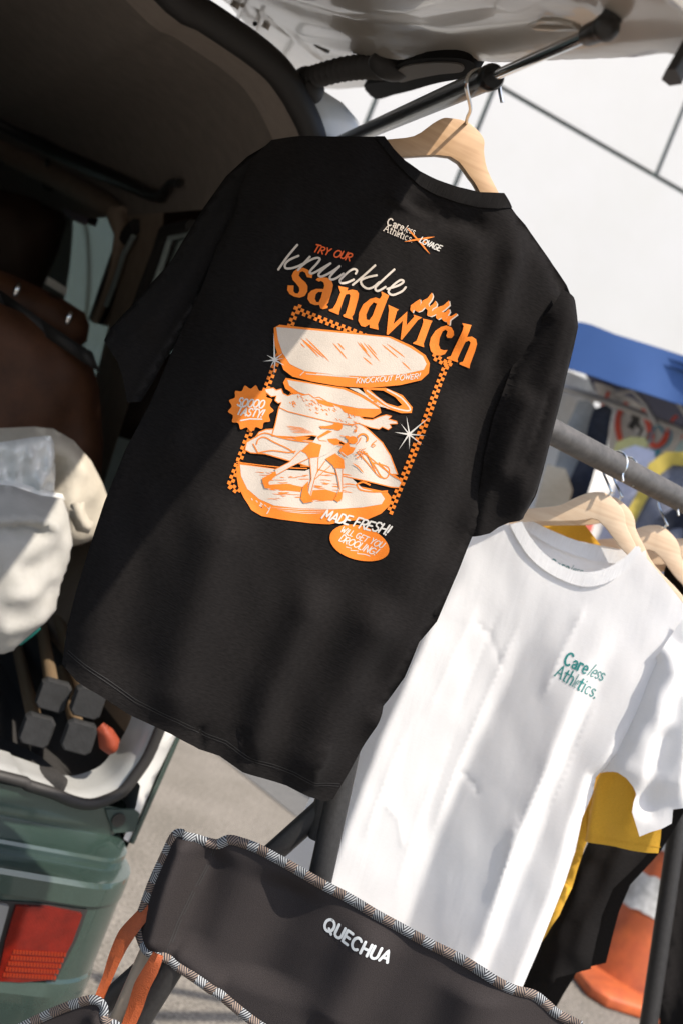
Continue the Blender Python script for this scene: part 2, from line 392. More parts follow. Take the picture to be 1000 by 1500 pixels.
# ------------------------------------------------------------------ garment helper
def make_H(fr, folds=(), rolls=(), noise=(0.0015, 22, 0), base=None, seed=1):
    """height of the cloth over its plane: ridges, steps, edges that roll back, fine crumple"""
    R = random.Random(seed)
    fl = [(k, [fr.uv(*p) for p in ln], a, w) for k, ln, a, w in folds]
    rl = [([fr.uv(*p) for p in ln], d, w) for ln, d, w in rolls]
    waves = []
    for i in range(int(26)):
        th = R.gauss(0, .55); k = noise[1] * (1.0 + 4.5 * R.random()); waves.append((k * math.cos(th), k * math.sin(th), R.uniform(0, 6.28), noise[0] * (noise[1] * 1.5 / k)))
    def H(p):
        p = np.atleast_2d(np.asarray(p, float)); h = np.zeros(len(p))
        if base: h += base(p)
        for kind, ln, a, w in fl:
            d, s, t = segdist(p, ln); tp = np.clip(np.minimum(t, 1 - t) * 5, 0, 1); tp = tp * tp * (3 - 2 * tp)
            if kind == 'ridge': h += a * np.exp(-(d / w) ** 2) * tp
            elif kind == 'peak': h += a * np.exp(-np.abs(d / w) ** 1.1) * tp
            elif kind == 'saw':     # sharp fold: slow rise on the left of a downward line, quick drop on its right
                x = d * s; h += a * np.where(x < 0, np.exp(-(x / (2.2 * w)) ** 2), np.exp(-(x / (.55 * w)) ** 2)) * tp
            elif kind == 'was':
                x = d * s; h += a * np.where(x > 0, np.exp(-(x / (2.2 * w)) ** 2), np.exp(-(x / (.55 * w)) ** 2)) * tp
            elif kind == 'step':
                x = np.clip(d * s / w, -1, 1) * .5 + .5; h += a * x * x * (3 - 2 * x)
        for kx, ky, ph, am in waves: h += am * np.sin(p[:, 0] * kx + p[:, 1] * ky + ph)
        for ln, dd, w in rl:
            d, _, _ = segdist(p, ln); q = 1 - np.clip(d / w, 0, 1); h -= dd * q * q
        return h
    return H
def grad_n(fr, H, V, e=.002):
    V = np.asarray(V, float)
    if not len(V): return []
    hu = (H(V + [e, 0]) - H(V - [e, 0])) / (2 * e); hv = (H(V + [0, e]) - H(V - [0, e])) / (2 * e)
    return [(fr.N - fr.X * float(a) - fr.Z * float(b)).normalized() for a, b in zip(hu, hv)]
def cloth(mb, fr, loops_px, H, grid=.008, mi=0, lift=0.0, flip=False, px=True):
    L = [fr.poly(l) for l in loops_px] if px else loops_px
    V, Fc = fill2d(L, grid, grid); h = H(V) + lift
    mb.add([fr.w(u, v, q) for (u, v), q in zip(V, h)], Fc, mi, V, grad_n(fr, H, V))
def ribbon(mb, fr, H, line_px, wd, lift, mi=0, px=True, step=.006, closed=False):
    """a narrow strip that follows the cloth (seams, hems, inked lines); wd may vary along it"""
    ln = [fr.uv(*p) for p in line_px] if px else line_px
    ln = np.array(resample(ln, step, closed))
    if closed: ln = np.vstack([ln, ln[:1]])
    N = len(ln); t = np.gradient(ln, axis=0); t /= np.maximum(np.linalg.norm(t, axis=1), 1e-9)[:, None]; nn = np.stack([-t[:, 1], t[:, 0]], 1)
    wv = np.full(N, wd / 2) if not callable(wd) else np.array([wd(i / max(N - 1, 1)) / 2 for i in range(N)])
    A = ln + nn * wv[:, None]; B = ln - nn * wv[:, None]; ha, hb = H(A) + lift, H(B) + lift
    mb.add([fr.w(u, v, q) for (u, v), q in zip(A, ha)] + [fr.w(u, v, q) for (u, v), q in zip(B, hb)],
           [(i, N + i, N + i + 1, i + 1) for i in range(N - 1)], mi, [tuple(q) for q in A] + [tuple(q) for q in B], grad_n(fr, H, np.vstack([A, B])))

def pleats(fr, lines, hs, top=.45, soft=.005):
    """cloth that zigzags between crest and valley lines running down it"""
    L = [np.array([fr.uv(*p) for p in l]) for l in lines]; L = [l[np.argsort(l[:, 1])] for l in L]
    v0 = min(l[0, 1] for l in L); v1 = max(l[-1, 1] for l in L)
    def base(p):
        out = np.zeros(len(p)); us = []
        for l in L:
            # straight beyond the ends
            lo = l[0] + (l[0] - l[1]) * 3; hi = l[-1] + (l[-1] - l[-2]) * 3; q = np.vstack([lo, l, hi]); us.append(np.interp(p[:, 1], q[:, 1], q[:, 0]))
        us = np.maximum.accumulate(np.array(us) + np.arange(len(L))[:, None] * 1e-4, axis=0)
        k = np.clip((v1 - p[:, 1] - .05) / .22, 0, 1); k = top + (1 - top) * k * k * (3 - 2 * k)
        for o, wgt in ((-soft, .2), (-soft / 2, .2), (0, .2), (soft / 2, .2), (soft, .2)):
            x = p[:, 0] + o; h = np.full(len(p), 0.0) + hs[0]
            for i in range(len(L) - 1):
                t = np.clip((x - us[i]) / (us[i + 1] - us[i]), 0, 1); h += (hs[i + 1] - hs[i]) * t
            out += wgt * h
        return out * k
    return base
# ------------------------------------------------------------------ black T-shirt, back towards us, hung from the gas strut
FT = Frame(560, 600, 1.25, 12)
tee = thing('black_t_shirt', 'black T-shirt with orange and cream sandwich print, hanging from the tailgate strut', 'T-shirt', P(300, 1090, 1.25))
collar_up = [(562, 200), (576, 219), (592, 236), (614, 251), (640, 263), (668, 274), (700, 282), (737, 283)]
collar_lo = [(752, 303), (728, 306), (700, 304), (668, 297), (640, 286), (614, 272), (594, 256), (574, 234), (548, 200)]
body = [(400, 201), (440, 199), (500, 200), (552, 200), (579, 232), (598, 252), (617, 267), (642, 280), (669, 291), (700, 298), (728, 300), (746, 298),
        (772, 328), (812, 387), (832, 417), (842, 440), (845, 482), (822, 570), (800, 640), (765, 690), (722, 730), (692, 788), (664, 850), (636, 908), (612, 940), (590, 990), (562, 1035), (540, 1078), (512, 1130), (488, 1171),
        (476, 1174), (452, 1166), (420, 1150), (392, 1142), (356, 1131), (322, 1108), (292, 1098), (250, 1074), (222, 1062), (188, 1046), (142, 1016), (112, 1002), (88, 985),
        (96, 930), (108, 880), (128, 815), (152, 742), (184, 662), (222, 590), (258, 505), (300, 415), (338, 310), (375, 222)]
left_edge = [(375, 222), (338, 310), (300, 415), (258, 505), (222, 590), (184, 662), (152, 742), (128, 815), (108, 880), (96, 930), (88, 985)]
right_edge = [(752, 303), (812, 387), (845, 482), (800, 640), (722, 730), (692, 788), (664, 850), (612, 940), (562, 1035), (512, 1130), (488, 1171)]
tee_folds = [
    ('was', [(735, 700), (690, 800), (640, 900), (580, 1010), (535, 1100)], .024, .034),
    ('ridge', [(752, 470), (716, 600), (694, 700), (640, 840)], -.016, .026),
    ('ridge', [(660, 560), (640, 700), (590, 860), (540, 1000)], .018, .032),
    ('ridge', [(560, 860), (500, 1000), (432, 1160)], .022, .026),
    ('ridge', [(470, 840), (400, 1000), (352, 1140)], .020, .020),
    ('ridge', [(345, 720), (290, 880), (240, 1080)], .024, .028),
    ('ridge', [(255, 640), (205, 800), (160, 1030)], -.020, .030),
    ('ridge', [(320, 400), (250, 560), (180, 740), (150, 820)], -.018, .022),
    ('peak', [(214, 610), (182, 690), (150, 770)], .010, .012),
    ('ridge', [(585, 295), (640, 318), (720, 330)], -.009, .011),
    ('ridge', [(560, 285), (610, 312), (660, 326)], .006, .006),
    ('ridge', [(760, 330), (742, 400), (716, 500), (690, 580)], .012, .014),
    ('ridge', [(700, 330), (690, 420), (668, 520)], .006, .018),
    ('peak', [(372, 1128), (356, 1090), (350, 1060)], -.006, .008), ('peak', [(300, 1098), (292, 1060)], -.005, .008),
    ('peak', [(452, 1160), (462, 1120), (480, 1080)], .006, .009),
]
H_tee = make_H(FT, tee_folds, [(left_edge, .04, .05), (right_edge[2:-2], .022, .025), (right_edge[:3], .008, .02)], noise=(.00075, 26, 0), seed=4)
mb = MB(); cloth(mb, FT, [body], H_tee, .0085)
def H_back(p): return np.full(len(p), -.055)
cloth(mb, FT, [body], H_back, .05)
b_o = mb.build('body', MT['blackcloth'], tee, angle=180)
mb = MB(); cl = collar_up + collar_lo
cloth(mb, FT, [cl], lambda p: H_tee(p) + .0022, .006)
cloth(mb, FT, [[(562, 200), (540, 200), (520, 206), (600, 285), (700, 322), (760, 316), (737, 283), (690, 300), (620, 270), (580, 232)]], lambda p: H_tee(p) * 0 - .05, .02)
mb.build('collar', MT['blackrib'], tee, angle=180)
# sleeves
FS = Frame(775, 620, 1.225, 12, origin=FT.O + FT.N * .001)
sl_r = [(842, 440), (845, 482), (834, 532), (820, 592), (806, 645), (795, 690), (783, 728), (772, 757), (757, 762), (742, 765), (728, 772), (716, 781), (690, 788), (696, 750), (706, 710), (712, 670), (726, 610), (752, 540), (790, 470), (820, 425)]
H_slr = make_H(FS, [('was', [(838, 400), (815, 500), (786, 600), (762, 700), (748, 790)], .022, .034), ('ridge', [(770, 560), (744, 640), (722, 720)], .010, .010), ('peak', [(800, 560), (776, 640), (752, 700)], -.008, .008)],
               [([(845, 440), (845, 482), (820, 592), (795, 690), (772, 757)], .02, .014), ([(790, 470), (752, 540), (726, 610), (712, 670), (696, 750), (690, 788)], .012, .012)], noise=(.0008, 30, 0), seed=9)
mb = MB(); cloth(mb, FS, [sl_r], H_slr, .006); cloth(mb, FS, [sl_r], lambda p: np.full(len(p), -.045), .03)
ribbon(mb, FS, H_slr, [(838, 440), (838, 480), (828, 520)], .0012, .0012)
mb.build('sleeve', MT['blackcloth'], tee, angle=180)
FSL = Frame(250, 420, 1.24, 12)
sl_l = [(400, 201), (366, 222), (335, 250), (300, 300), (272, 345), (250, 382), (222, 412), (190, 448), (162, 478), (152, 496), (172, 528), (180, 552), (187, 590), (208, 588), (224, 562), (240, 532), (258, 505), (285, 460), (318, 400), (352, 310), (395, 240)]
H_sll = make_H(FSL, [('ridge', [(350, 260), (280, 380), (200, 510)], .016, .02)], [([(400, 201), (335, 250), (250, 382), (152, 496)], .03, .025), ([(395, 240), (318, 400), (240, 532), (208, 588)], .03, .018)], noise=(.001, 30, 0), seed=5)
mb = MB(); cloth(mb, FSL, [sl_l], H_sll, .008); cloth(mb, FSL, [sl_l], lambda p: np.full(len(p), -.05), .03)
mb.build('sleeve', MT['blackcloth'], tee, angle=180)
# hem stitching and armhole seam
mb = MB()
hem_line = [(88, 985), (142, 1016), (188, 1046), (250, 1074), (292, 1098), (322, 1108), (356, 1131), (392, 1142), (420, 1150), (452, 1166), (488, 1171)]
for off in (21, 25):
    ribbon(mb, FT, H_tee, [(x + off * .40, y - off * .92) for x, y in hem_line], .0008, .0009)
mb.build('hem_stitch', mat('black_thread', (.012, .011, .011), .8), tee)

# ------------------------------------------------------------------ its print: inks laid on the cloth, in layers
INK = MB()                                   # slots: 0 orange, 1 cream, 2 red-orange, 3 white
def ink(poly, layer, mi, holes=()):
    L = [FT.poly(poly)] + [FT.poly(h) for h in holes]
    V, Fc = fill2d(L, .005, .0065); h = H_tee(V) + .0009 + layer * .00009
    INK.add([FT.w(u, v, q) for (u, v), q in zip(V, h)], Fc, mi, V, grad_n(FT, H_tee, V))
_lay = [0]
def line(pts, wpx, layer, mi, taper=False, closed=False, sm=0):
    if sm: pts = smooth(pts, sm, closed)
    _lay[0] = (_lay[0] + 1) % 40
    wd = wpx * 1.25 / FPX
    ribbon(INK, FT, H_tee, pts, (lambda t: wd * max(.12, min(1, 1.6 * math.sin(math.pi * min(max(t, .02), .98))))) if taper else wd, .0009 + layer * .00009 + _lay[0] * .000002, mi, closed=closed, step=.0045)
    if not taper and not closed and wpx > 1.3:      # round ends
        for q in (pts[0], pts[-1]):
            c = FT.uv(*q); r = wd / 2; V = [(c[0] + r * math.cos(a * .785), c[1] + r * math.sin(a * .785)) for a in range(8)]
            _lay[0] = (_lay[0] + 1) % 40; hh = H_tee(np.array(V)) + .0009 + layer * .00009 + _lay[0] * .000002
            INK.add([FT.w(u, v, z) for (u, v), z in zip(V, hh)], [tuple(range(8))], mi, V, grad_n(FT, H_tee, V))
def conv(pts, ox, oy, s): return [(ox + x * s, oy + y * s) for x, y in pts]
A = lambda p: conv(p, 400, 350, .16)
B = lambda p: conv(p, 540, 420, .17)
C = lambda p: conv(p, 320, 460, .34)
D = lambda p: conv(p, 320, 620, .30)
E = lambda p: conv(p, 440, 590, .16)
Fq = lambda p: conv(p, 330, 560, .15)
G = lambda p: conv(p, 380, 430, .18)
K = lambda p: conv(p, 400, 300, .32)

# hand-lettered capitals as strokes on a 0..1 box (x right, y up)
def arc(cx, cy, rx, ry, a0, a1, n=10): return [(cx + rx * math.cos(rad(a0 + (a1 - a0) * i / n)), cy + ry * math.sin(rad(a0 + (a1 - a0) * i / n))) for i in range(n + 1)]
CAPS = {
 'A': [[(0, 0), (.35, 1), (.7, 0)], [(.13, .32), (.58, .32)]], 'B': [[(0, 0), (0, 1)], [(0, 1)] + arc(.3, .76, .26, .24, 90, -90) + [(0, .52)], [(0, .52)] + arc(.32, .26, .3, .26, 90, -90) + [(0, 0)]],
 'C': [arc(.38, .5, .38, .5, 48, 312, 16)], 'D': [[(0, 0), (0, 1)], [(0, 1), (.2, 1)] + arc(.22, .5, .42, .5, 90, -90, 12) + [(0, 0)]], 'E': [[(.52, 1), (0, 1), (0, 0), (.52, 0)], [(0, .52), (.44, .52)]],
 'F': [[(.52, 1), (0, 1), (0, 0)], [(0, .52), (.42, .52)]], 'G': [arc(.38, .5, .38, .5, 50, 330, 16) + [(.74, .45), (.42, .45)]], 'H': [[(0, 0), (0, 1)], [(.6, 0), (.6, 1)], [(0, .5), (.6, .5)]],
 'I': [[(.08, 0), (.08, 1)]], 'K': [[(0, 0), (0, 1)], [(.56, 1), (0, .42)], [(.16, .56), (.58, 0)]], 'L': [[(0, 1), (0, 0), (.48, 0)]], 'M': [[(0, 0), (.06, 1), (.38, .25), (.7, 1), (.78, 0)]],
 'N': [[(0, 0), (0, 1), (.58, 0), (.58, 1)]], 'O': [arc(.4, .5, .4, .5, 90, 450, 20)], 'P': [[(0, 0), (0, 1)], [(0, 1)] + arc(.28, .74, .28, .26, 90, -90) + [(0, .48)]],
 'Q': [arc(.42, .5, .42, .5, 90, 450, 20), [(.5, .25), (.86, -.06)]], 'R': [[(0, 0), (0, 1)], [(0, 1)] + arc(.28, .74, .28, .26, 90, -90) + [(0, .48)], [(.22, .48), (.6, 0)]],
 'S': [[(.56, .86), (.4, 1), (.16, .98), (.04, .78), (.14, .58), (.44, .45), (.56, .24), (.42, .03), (.18, 0), (.0, .14)]], 'T': [[(0, 1), (.62, 1)], [(.31, 1), (.31, 0)]],
 'U': [[(0, 1), (0, .32)] + arc(.3, .3, .3, .3, 180, 360, 10) + [(.6, 1)]], 'V': [[(0, 1), (.32, 0), (.64, 1)]], 'W': [[(0, 1), (.2, 0), (.42, .7), (.64, 0), (.86, 1)]],
 'Y': [[(0, 1), (.3, .48), (.6, 1)], [(.3, .48), (.3, 0)]], '!': [[(.14, 1), (.08, .3)], [(.05, .06), (.05, 0)]], ' ': []}
ADV = {'I': .2, '!': .25, ' ': .35, 'M': .8, 'W': .9, 'L': .5, 'E': .56, 'F': .54, 'O': .82, 'Q': .88, 'C': .74, 'G': .78, 'A': .72}
def caps_strokes(text, p0, p1, h, slant=.25, wob=0.0, seed=0, track=.22):
    """strokes in px: text fills the baseline p0->p1, letters h px tall"""
    R = random.Random(seed); b = np.array(p1, float) - np.array(p0, float); L = np.linalg.norm(b); ex = b / L; ey = np.array([ex[1], -ex[0]])
    tot = sum(ADV.get(c, .62) + track for c in text) - track; sx = L / tot; x = 0; out = []
    for c in text:
        dy = R.uniform(-wob, wob) * h; hh = h * (1 + R.uniform(-wob, wob))
        for st in CAPS[c]:
            st = resample(st, .12, False) if len(st) < 6 else st
            out.append([tuple(np.array(p0) + ex * ((x + q[0]) * sx + slant * q[1] * hh) + ey * (q[1] * hh + dy)) for q in st])
        x += ADV.get(c, .62) + track
    return out
def caps(text, p0, p1, h, wpx, layer, mi, **k):
    for st in caps_strokes(text, p0, p1, h, **k): line(st, wpx, layer, mi)

# checkered border under everything
def checks(p0, p1, layer=0, s=4.55):
    a, b = np.array(p0, float), np.array(p1, float); L = np.linalg.norm(b - a); ex = (b - a) / L; ey = np.array([-ex[1], ex[0]]); n = int(L / s)
    for i in range(n):
        q = a + ex * (i * s) + ey * ((i % 2) * s - s); e = .25
        ink([tuple(q + ex * (x + (e if x == 0 else -e) * -1) + ey * (y + (e if y == 0 else -e) * -1)) for x, y in ((0, 0), (s, 0), (s, s), (0, s))], layer, 0)
checks((437, 446), (335, 716)); checks((431, 453), (560, 503)); checks((632, 521), (660, 537)); checks((656, 527), (567, 756)); checks((333, 708), (352, 722))

# "sandwich"
sw = []
ink(A([(318, 285), (275, 265), (225, 272), (188, 300), (172, 335), (180, 375), (212, 412), (236, 445), (240, 478), (225, 502), (200, 500), (185, 480), (188, 428), (135, 425), (130, 470), (150, 505), (190, 530), (240, 540), (285, 525), (310, 485), (312, 435), (292, 398), (258, 368), (236, 338), (242, 308), (268, 296), (292, 310), (308, 352), (352, 362), (356, 325), (342, 300)]), 1, 0)
ink(A([(385, 378), (402, 362), (440, 354), (490, 360), (528, 382), (545, 425), (535, 480), (500, 588), (484, 608), (500, 618), (496, 634), (455, 645), (430, 637), (418, 606), (380, 608), (338, 592), (312, 552), (318, 505), (345, 476), (390, 460), (456, 462), (464, 432), (456, 402), (434, 388), (412, 395)]), 1, 0, [A([(446, 488), (408, 488), (386, 510), (378, 550), (392, 580), (414, 580), (432, 545)])])
ink(A([(595, 432), (685, 447), (676, 474), (720, 462), (764, 472), (782, 500), (776, 545), (735, 690), (718, 712), (725, 742), (642, 714), (634, 698), (660, 684), (690, 590), (706, 520), (695, 502), (664, 508), (646, 545), (604, 668), (600, 696), (510, 660), (508, 648), (545, 638), (575, 590), (615, 490), (602, 458)]), 1, 0)
ink([(557, 427), (569, 433), (566, 440), (553, 475), (554, 483), (541, 480), (540.5, 475), (534, 479), (528, 477.5), (524, 470), (525, 458), (531, 446), (541, 438), (549, 436), (555, 438), (558, 433)], 1, 0, [[(551, 445), (546, 443), (540, 450), (535.5, 461), (536, 468), (540, 469), (545, 462)]])
ink(B([(165, 155), (258, 195), (242, 212), (212, 320), (330, 212), (322, 332), (388, 258), (382, 240), (455, 266), (418, 288), (280, 460), (270, 452), (292, 292), (165, 415), (152, 410), (172, 200)]), 1, 0)
ink(B([(462, 275), (545, 293), (532, 318), (468, 490), (472, 522), (375, 490), (380, 480), (405, 468), (455, 340), (466, 302)]), 1, 0)
ink(B([(715, 385), (696, 350), (660, 335), (620, 345), (570, 380), (530, 440), (518, 500), (530, 555), (565, 588), (610, 595), (650, 580), (672, 545), (640, 548), (612, 538), (598, 500), (606, 440), (630, 385), (654, 370), (668, 388), (658, 425), (668, 442), (700, 445), (718, 420)]), 1, 0)
ink(B([(782, 318), (862, 335), (853, 358), (825, 437), (870, 432), (908, 455), (918, 495), (902, 560), (862, 672), (858, 705), (775, 668), (776, 655), (805, 645), (845, 540), (862, 485), (846, 466), (816, 478), (795, 530), (758, 622), (762, 652), (665, 620), (668, 608), (700, 598), (785, 380), (793, 345)]), 1, 0)
# "knuckle" script over it
kn = [A([(222, 55), (130, 165), (50, 280)]), A([(233, 155), (150, 192), (112, 232), (116, 266), (160, 270), (225, 252), (285, 222)]), A([(335, 165), (285, 220), (228, 286)]),
      A([(250, 258), (300, 218), (360, 186), (405, 176), (424, 190), (395, 232), (345, 285), (332, 312), (352, 320), (400, 298), (460, 262), (520, 228)]), A([(520, 228), (460, 275), (415, 320), (416, 345), (450, 346), (530, 305), (605, 252)]),
      A([(605, 252), (540, 318), (512, 358), (530, 376), (575, 362), (640, 318)]), A([(752, 318), (764, 290), (735, 276), (690, 298), (640, 345), (608, 380), (620, 405), (672, 400), (735, 372)]),
      A([(925, 245), (822, 340), (726, 420)]), A([(938, 336), (860, 352), (802, 380), (812, 425), (858, 456), (910, 442), (962, 398)]),
      K([(551, 297), (498, 345), (464, 380), (474, 396), (510, 377)]), K([(518, 386), (570, 370), (596, 352), (580, 345), (545, 370), (524, 398), (545, 413), (588, 396), (606, 377)])]
for st in kn: line(st, 3.1, 5, 1, sm=4)
caps('TRY OUR', (457.5, 369), (511.5, 382), 10.5, 1.9, 3, 2, wob=.07, slant=.3, track=.16)
# flames with a cream rim
fl = [(355, 200), (360, 160), (400, 130), (440, 105), (445, 140), (435, 168), (460, 120), (500, 100), (540, 50), (550, 80), (540, 110), (510, 150), (518, 172), (550, 150), (570, 120), (585, 145), (580, 170), (545, 190), (540, 212), (580, 180), (640, 160), (685, 118), (690, 160), (650, 198), (622, 216), (650, 222), (685, 190), (690, 220), (672, 250), (700, 255), (740, 230), (745, 245), (710, 272), (690, 290), (685, 330), (670, 330), (663, 305), (635, 295), (620, 268), (592, 282), (575, 270), (578, 236), (530, 257), (497, 247), (503, 205), (480, 177), (450, 207), (420, 217), (385, 198), (375, 225)]
ink(B([(x + 9, y + 6) for x, y in fl]), 3, 1); ink(B(fl), 4, 0)

# ---- the sandwich
def outlined(poly, layer, fill, wpx=1.3, edge=0, holes=()):
    ink(poly, layer, fill, holes); line(poly, wpx, layer + 1, edge, closed=True)
# middle layers first
cheese = C([(262, 398), (420, 425), (560, 455), (600, 465), (650, 505), (705, 555), (740, 610), (768, 690), (740, 690), (640, 610), (520, 545), (400, 522), (330, 530), (230, 525), (246, 470)])
ham = C([(160, 530), (176, 508), (205, 497), (240, 495), (235, 525), (400, 545), (520, 560), (620, 590), (700, 650), (770, 705), (783, 725), (772, 747), (740, 745), (640, 720), (500, 690), (350, 645), (280, 625), (200, 602), (140, 598), (115, 585), (122, 552)])
outlined(ham, 4, 1, 1.5); outlined(cheese, 6, 1, 1.5)
patty = C([(280, 295), (292, 275), (420, 300), (545, 318), (625, 352), (690, 398), (697, 425), (664, 446), (570, 432), (480, 407), (400, 372), (330, 347), (290, 322)])
ink(patty, 6, 0); ink(C([(298, 284), (420, 305), (540, 326), (610, 358), (668, 393), (690, 409), (600, 406), (520, 391), (430, 366), (345, 336), (306, 308)]), 8, 1)
for xo in (0, 62):
    o_ = [(590 + xo, 318), (700 + xo * .5, 318), (770 + xo, 345), (815 + xo * .35, 395), (826 + xo * .15, 420), (790, 428), (730, 410), (660 + xo * .3, 378), (618 + xo * .4, 345)]
    i_ = [(640 + xo * .6, 325), (700 + xo * .6, 330), (750 + xo * .5, 356), (786 + xo * .1, 392), (768, 400), (722, 384), (676 + xo * .3, 354)]
ring = C([(618, 320), (715, 318), (790, 350), (834, 402), (830, 426), (785, 427), (720, 407), (662, 378), (630, 345)])
hole = C([(648, 326), (706, 330), (757, 358), (788, 392), (768, 399), (718, 383), (676, 352)])
ink(ring, 9, 0, [hole]); line(C([(636, 330), (680, 362), (726, 395), (790, 414), (822, 415), (818, 398), (780, 358), (722, 326)]), 2.2, 10, 1, sm=3)
ink(C([(560, 318), (600, 322), (640, 352), (700, 392), (740, 410), (690, 398), (625, 352)]), 9, 1)
lettuce = [(195, 330), (205, 322), (238, 318), (250, 328), (272, 322), (280, 342), (300, 352), (318, 345), (345, 342), (360, 350), (388, 345), (410, 362), (432, 358), (470, 380), (520, 400), (560, 425), (592, 432), (622, 452), (660, 455), (690, 442), (718, 434), (742, 440), (728, 452), (764, 462), (768, 472), (734, 474), (742, 488), (728, 498), (702, 486), (688, 496), (655, 490), (620, 478), (600, 470), (560, 478), (470, 462), (380, 440), (300, 420), (262, 402), (272, 380), (258, 384), (244, 372), (250, 352), (228, 356), (215, 345)]
outlined(C(lettuce), 9, 1, 1.3)
R7 = random.Random(3)
for i in range(46):
    x, y = R7.uniform(300, 600), 0; y = 350 + (x - 300) * .33 + R7.uniform(-12, 45); w_ = R7.uniform(9, 24)
    line(C([(x, y), (x + w_ * .3, y - R7.uniform(1, 7)), (x + w_ * .6, y + R7.uniform(0, 6)), (x + w_, y + R7.uniform(-3, 7))]), R7.uniform(.7, 1.6), 11, 0, taper=True)
ink(C([(415, 365), (450, 372), (490, 388), (500, 400), (470, 398), (430, 384)]), 11, 0); ink(C([(520, 400), (560, 412), (600, 420), (640, 432), (690, 430), (660, 446), (590, 440), (540, 424)]), 11, 0)
for i in range(5): line(C([(290 + 6 * i, 482 + 7 * i), (370 + 10 * i, 492 + 5 * i)]), 1.0, 8, 0, taper=True)
ink(C([(318, 535), (345, 528), (395, 530), (370, 542), (350, 548)]), 8, 0)
# ham folds
for pts in ([(160, 530), (200, 512), (260, 530), (330, 545), (400, 552)], [(165, 560), (172, 540), (198, 530), (240, 552), (300, 580), (325, 598)], [(150, 560), (172, 600)], [(172, 598), (230, 588), (300, 596), (330, 590)], [(560, 560), (620, 620), (680, 690), (700, 705)], [(620, 590), (668, 650), (700, 700), (722, 706), (735, 680), (722, 655), (660, 640)], [(690, 640), (740, 690), (776, 712)]):
    line(C(pts), 1.7, 9, 0, sm=3)
# bottom bread
bread = D([(92, 210), (88, 250), (98, 310), (125, 365), (145, 395), (160, 422), (210, 452), (300, 468), (450, 488), (540, 492), (640, 475), (720, 472), (790, 440), (832, 398), (840, 360), (820, 335), (700, 310), (560, 285), (300, 225), (110, 196)])
ink(bread, 1, 0)
ink(D([(106, 202), (280, 224), (420, 232), (470, 212), (560, 200), (640, 260), (700, 318), (790, 340), (808, 368), (792, 394), (700, 410), (560, 419), (400, 416), (270, 400), (200, 370), (142, 320), (112, 258)]), 3, 1)
for i in range(60):
    x = R7.uniform(150, 620); y = R7.uniform(235, 385); 
    if x < 200 and y > 300: continue
    w_ = R7.uniform(20, 75); line(D([(x, y), (x + w_ * .5, y + R7.uniform(-2, 3)), (x + w_, y + R7.uniform(-2, 6))]), R7.uniform(.6, 2.0), 5, 0, taper=True)
for pts in ([(240, 300), (330, 293), (410, 310), (400, 335), (320, 326), (250, 318)], [(430, 330), (520, 322), (600, 345), (590, 372), (520, 378), (440, 372)]): ink(D(pts), 5, 0)
line(D([(90, 190), (200, 204), (320, 216), (430, 220)]), 1.5, 4, 0); line(D([(400, 208), (432, 210)]), 1.6, 4, 0)
for k, y in enumerate((410, 420, 428)): line(D([(255 + 30 * k, y), (420, y + 12), (560 - 30 * k, y + 12)]), .9, 3, 1, taper=True)
line(D([(670, 300), (700, 286), (735, 300)]), 2.6, 5, 0, sm=3); line(D([(672, 300), (690, 325), (760, 335), (820, 330)]), 2.2, 5, 0, sm=3)
for st in caps_strokes('I', D([(160, 375)])[0], D([(170, 375)])[0], 2, 0): pass
for pts in ([(185, 378), (190, 384)], [(205, 388), (215, 395), (203, 405), (214, 412), (200, 402), (210, 390)], [(225, 398), (232, 404)], [(240, 412), (248, 420), (236, 440)], [(252, 408), (240, 436)], [(162, 368), (166, 374)]): line(D(pts), 1.4, 3, 1)
# boxers: plain printed figures
ink(E([(85, 500), (90, 380), (150, 300), (250, 250), (330, 240), (360, 300), (345, 390), (240, 470), (165, 500), (155, 640), (90, 880), (60, 880), (95, 690)]), 11, 1)
ink(E([(320, 600), (300, 560), (420, 380), (500, 380), (540, 330), (590, 350), (560, 420), (470, 470), (400, 560), (385, 610), (382, 800), (365, 890), (310, 890), (350, 780)]), 11, 1)
ink(Fq([(735, 660), (820, 730), (640, 820), (500, 905), (480, 850), (620, 775)]), 11, 1)
for pts in ([(80, 505), (95, 650), (98, 700), (62, 800)], [(160, 500), (155, 620), (130, 690), (90, 850), (125, 895)], [(320, 600), (345, 700), (358, 790), (310, 885)], [(382, 605), (380, 700), (382, 800), (370, 890)], [(228, 530), (150, 640)], [(280, 572), (130, 700)], [(150, 310), (170, 345), (240, 350)], [(360, 300), (410, 310)], [(345, 390), (440, 395)], [(500, 385), (530, 350), (545, 315)], [(560, 420), (540, 470), (560, 510)]): line(E(pts), 1.0, 13, 0)
for pts in ([(735, 662), (620, 778), (480, 850)], [(818, 735), (640, 820), (500, 900)]): line(Fq(pts), 1.0, 13, 0)
ell = lambda cx, cy, rx, ry, n=18: [(cx + rx * math.cos(6.2832 * i / n), cy + ry * math.sin(6.2832 * i / n)) for i in range(n)]
for pts in (ell(335, 216, 46, 38), [(168, 212), (230, 212), (300, 200), (300, 240), (230, 236), (185, 236)], [(0, 440), (90, 355), (190, 385), (165, 495), (70, 505), (45, 465)], [(150, 310), (250, 250), (290, 262), (170, 322)], [(245, 330), (330, 325), (362, 345), (345, 385), (310, 388), (262, 360)], ell(470, 340, 44, 36), [(405, 300), (440, 305), (435, 335), (405, 325)], [(350, 440), (395, 380), (430, 358), (445, 400), (495, 410), (470, 458), (400, 495), (380, 480)], [(228, 512), (318, 462), (395, 520), (400, 603), (310, 598), (298, 574)], [(20, 765), (72, 715), (62, 800), (118, 905), (30, 918), (0, 880)], [(345, 815), (382, 815), (377, 870), (342, 908), (305, 885)]):
    ink(E(pts), 14, 0)
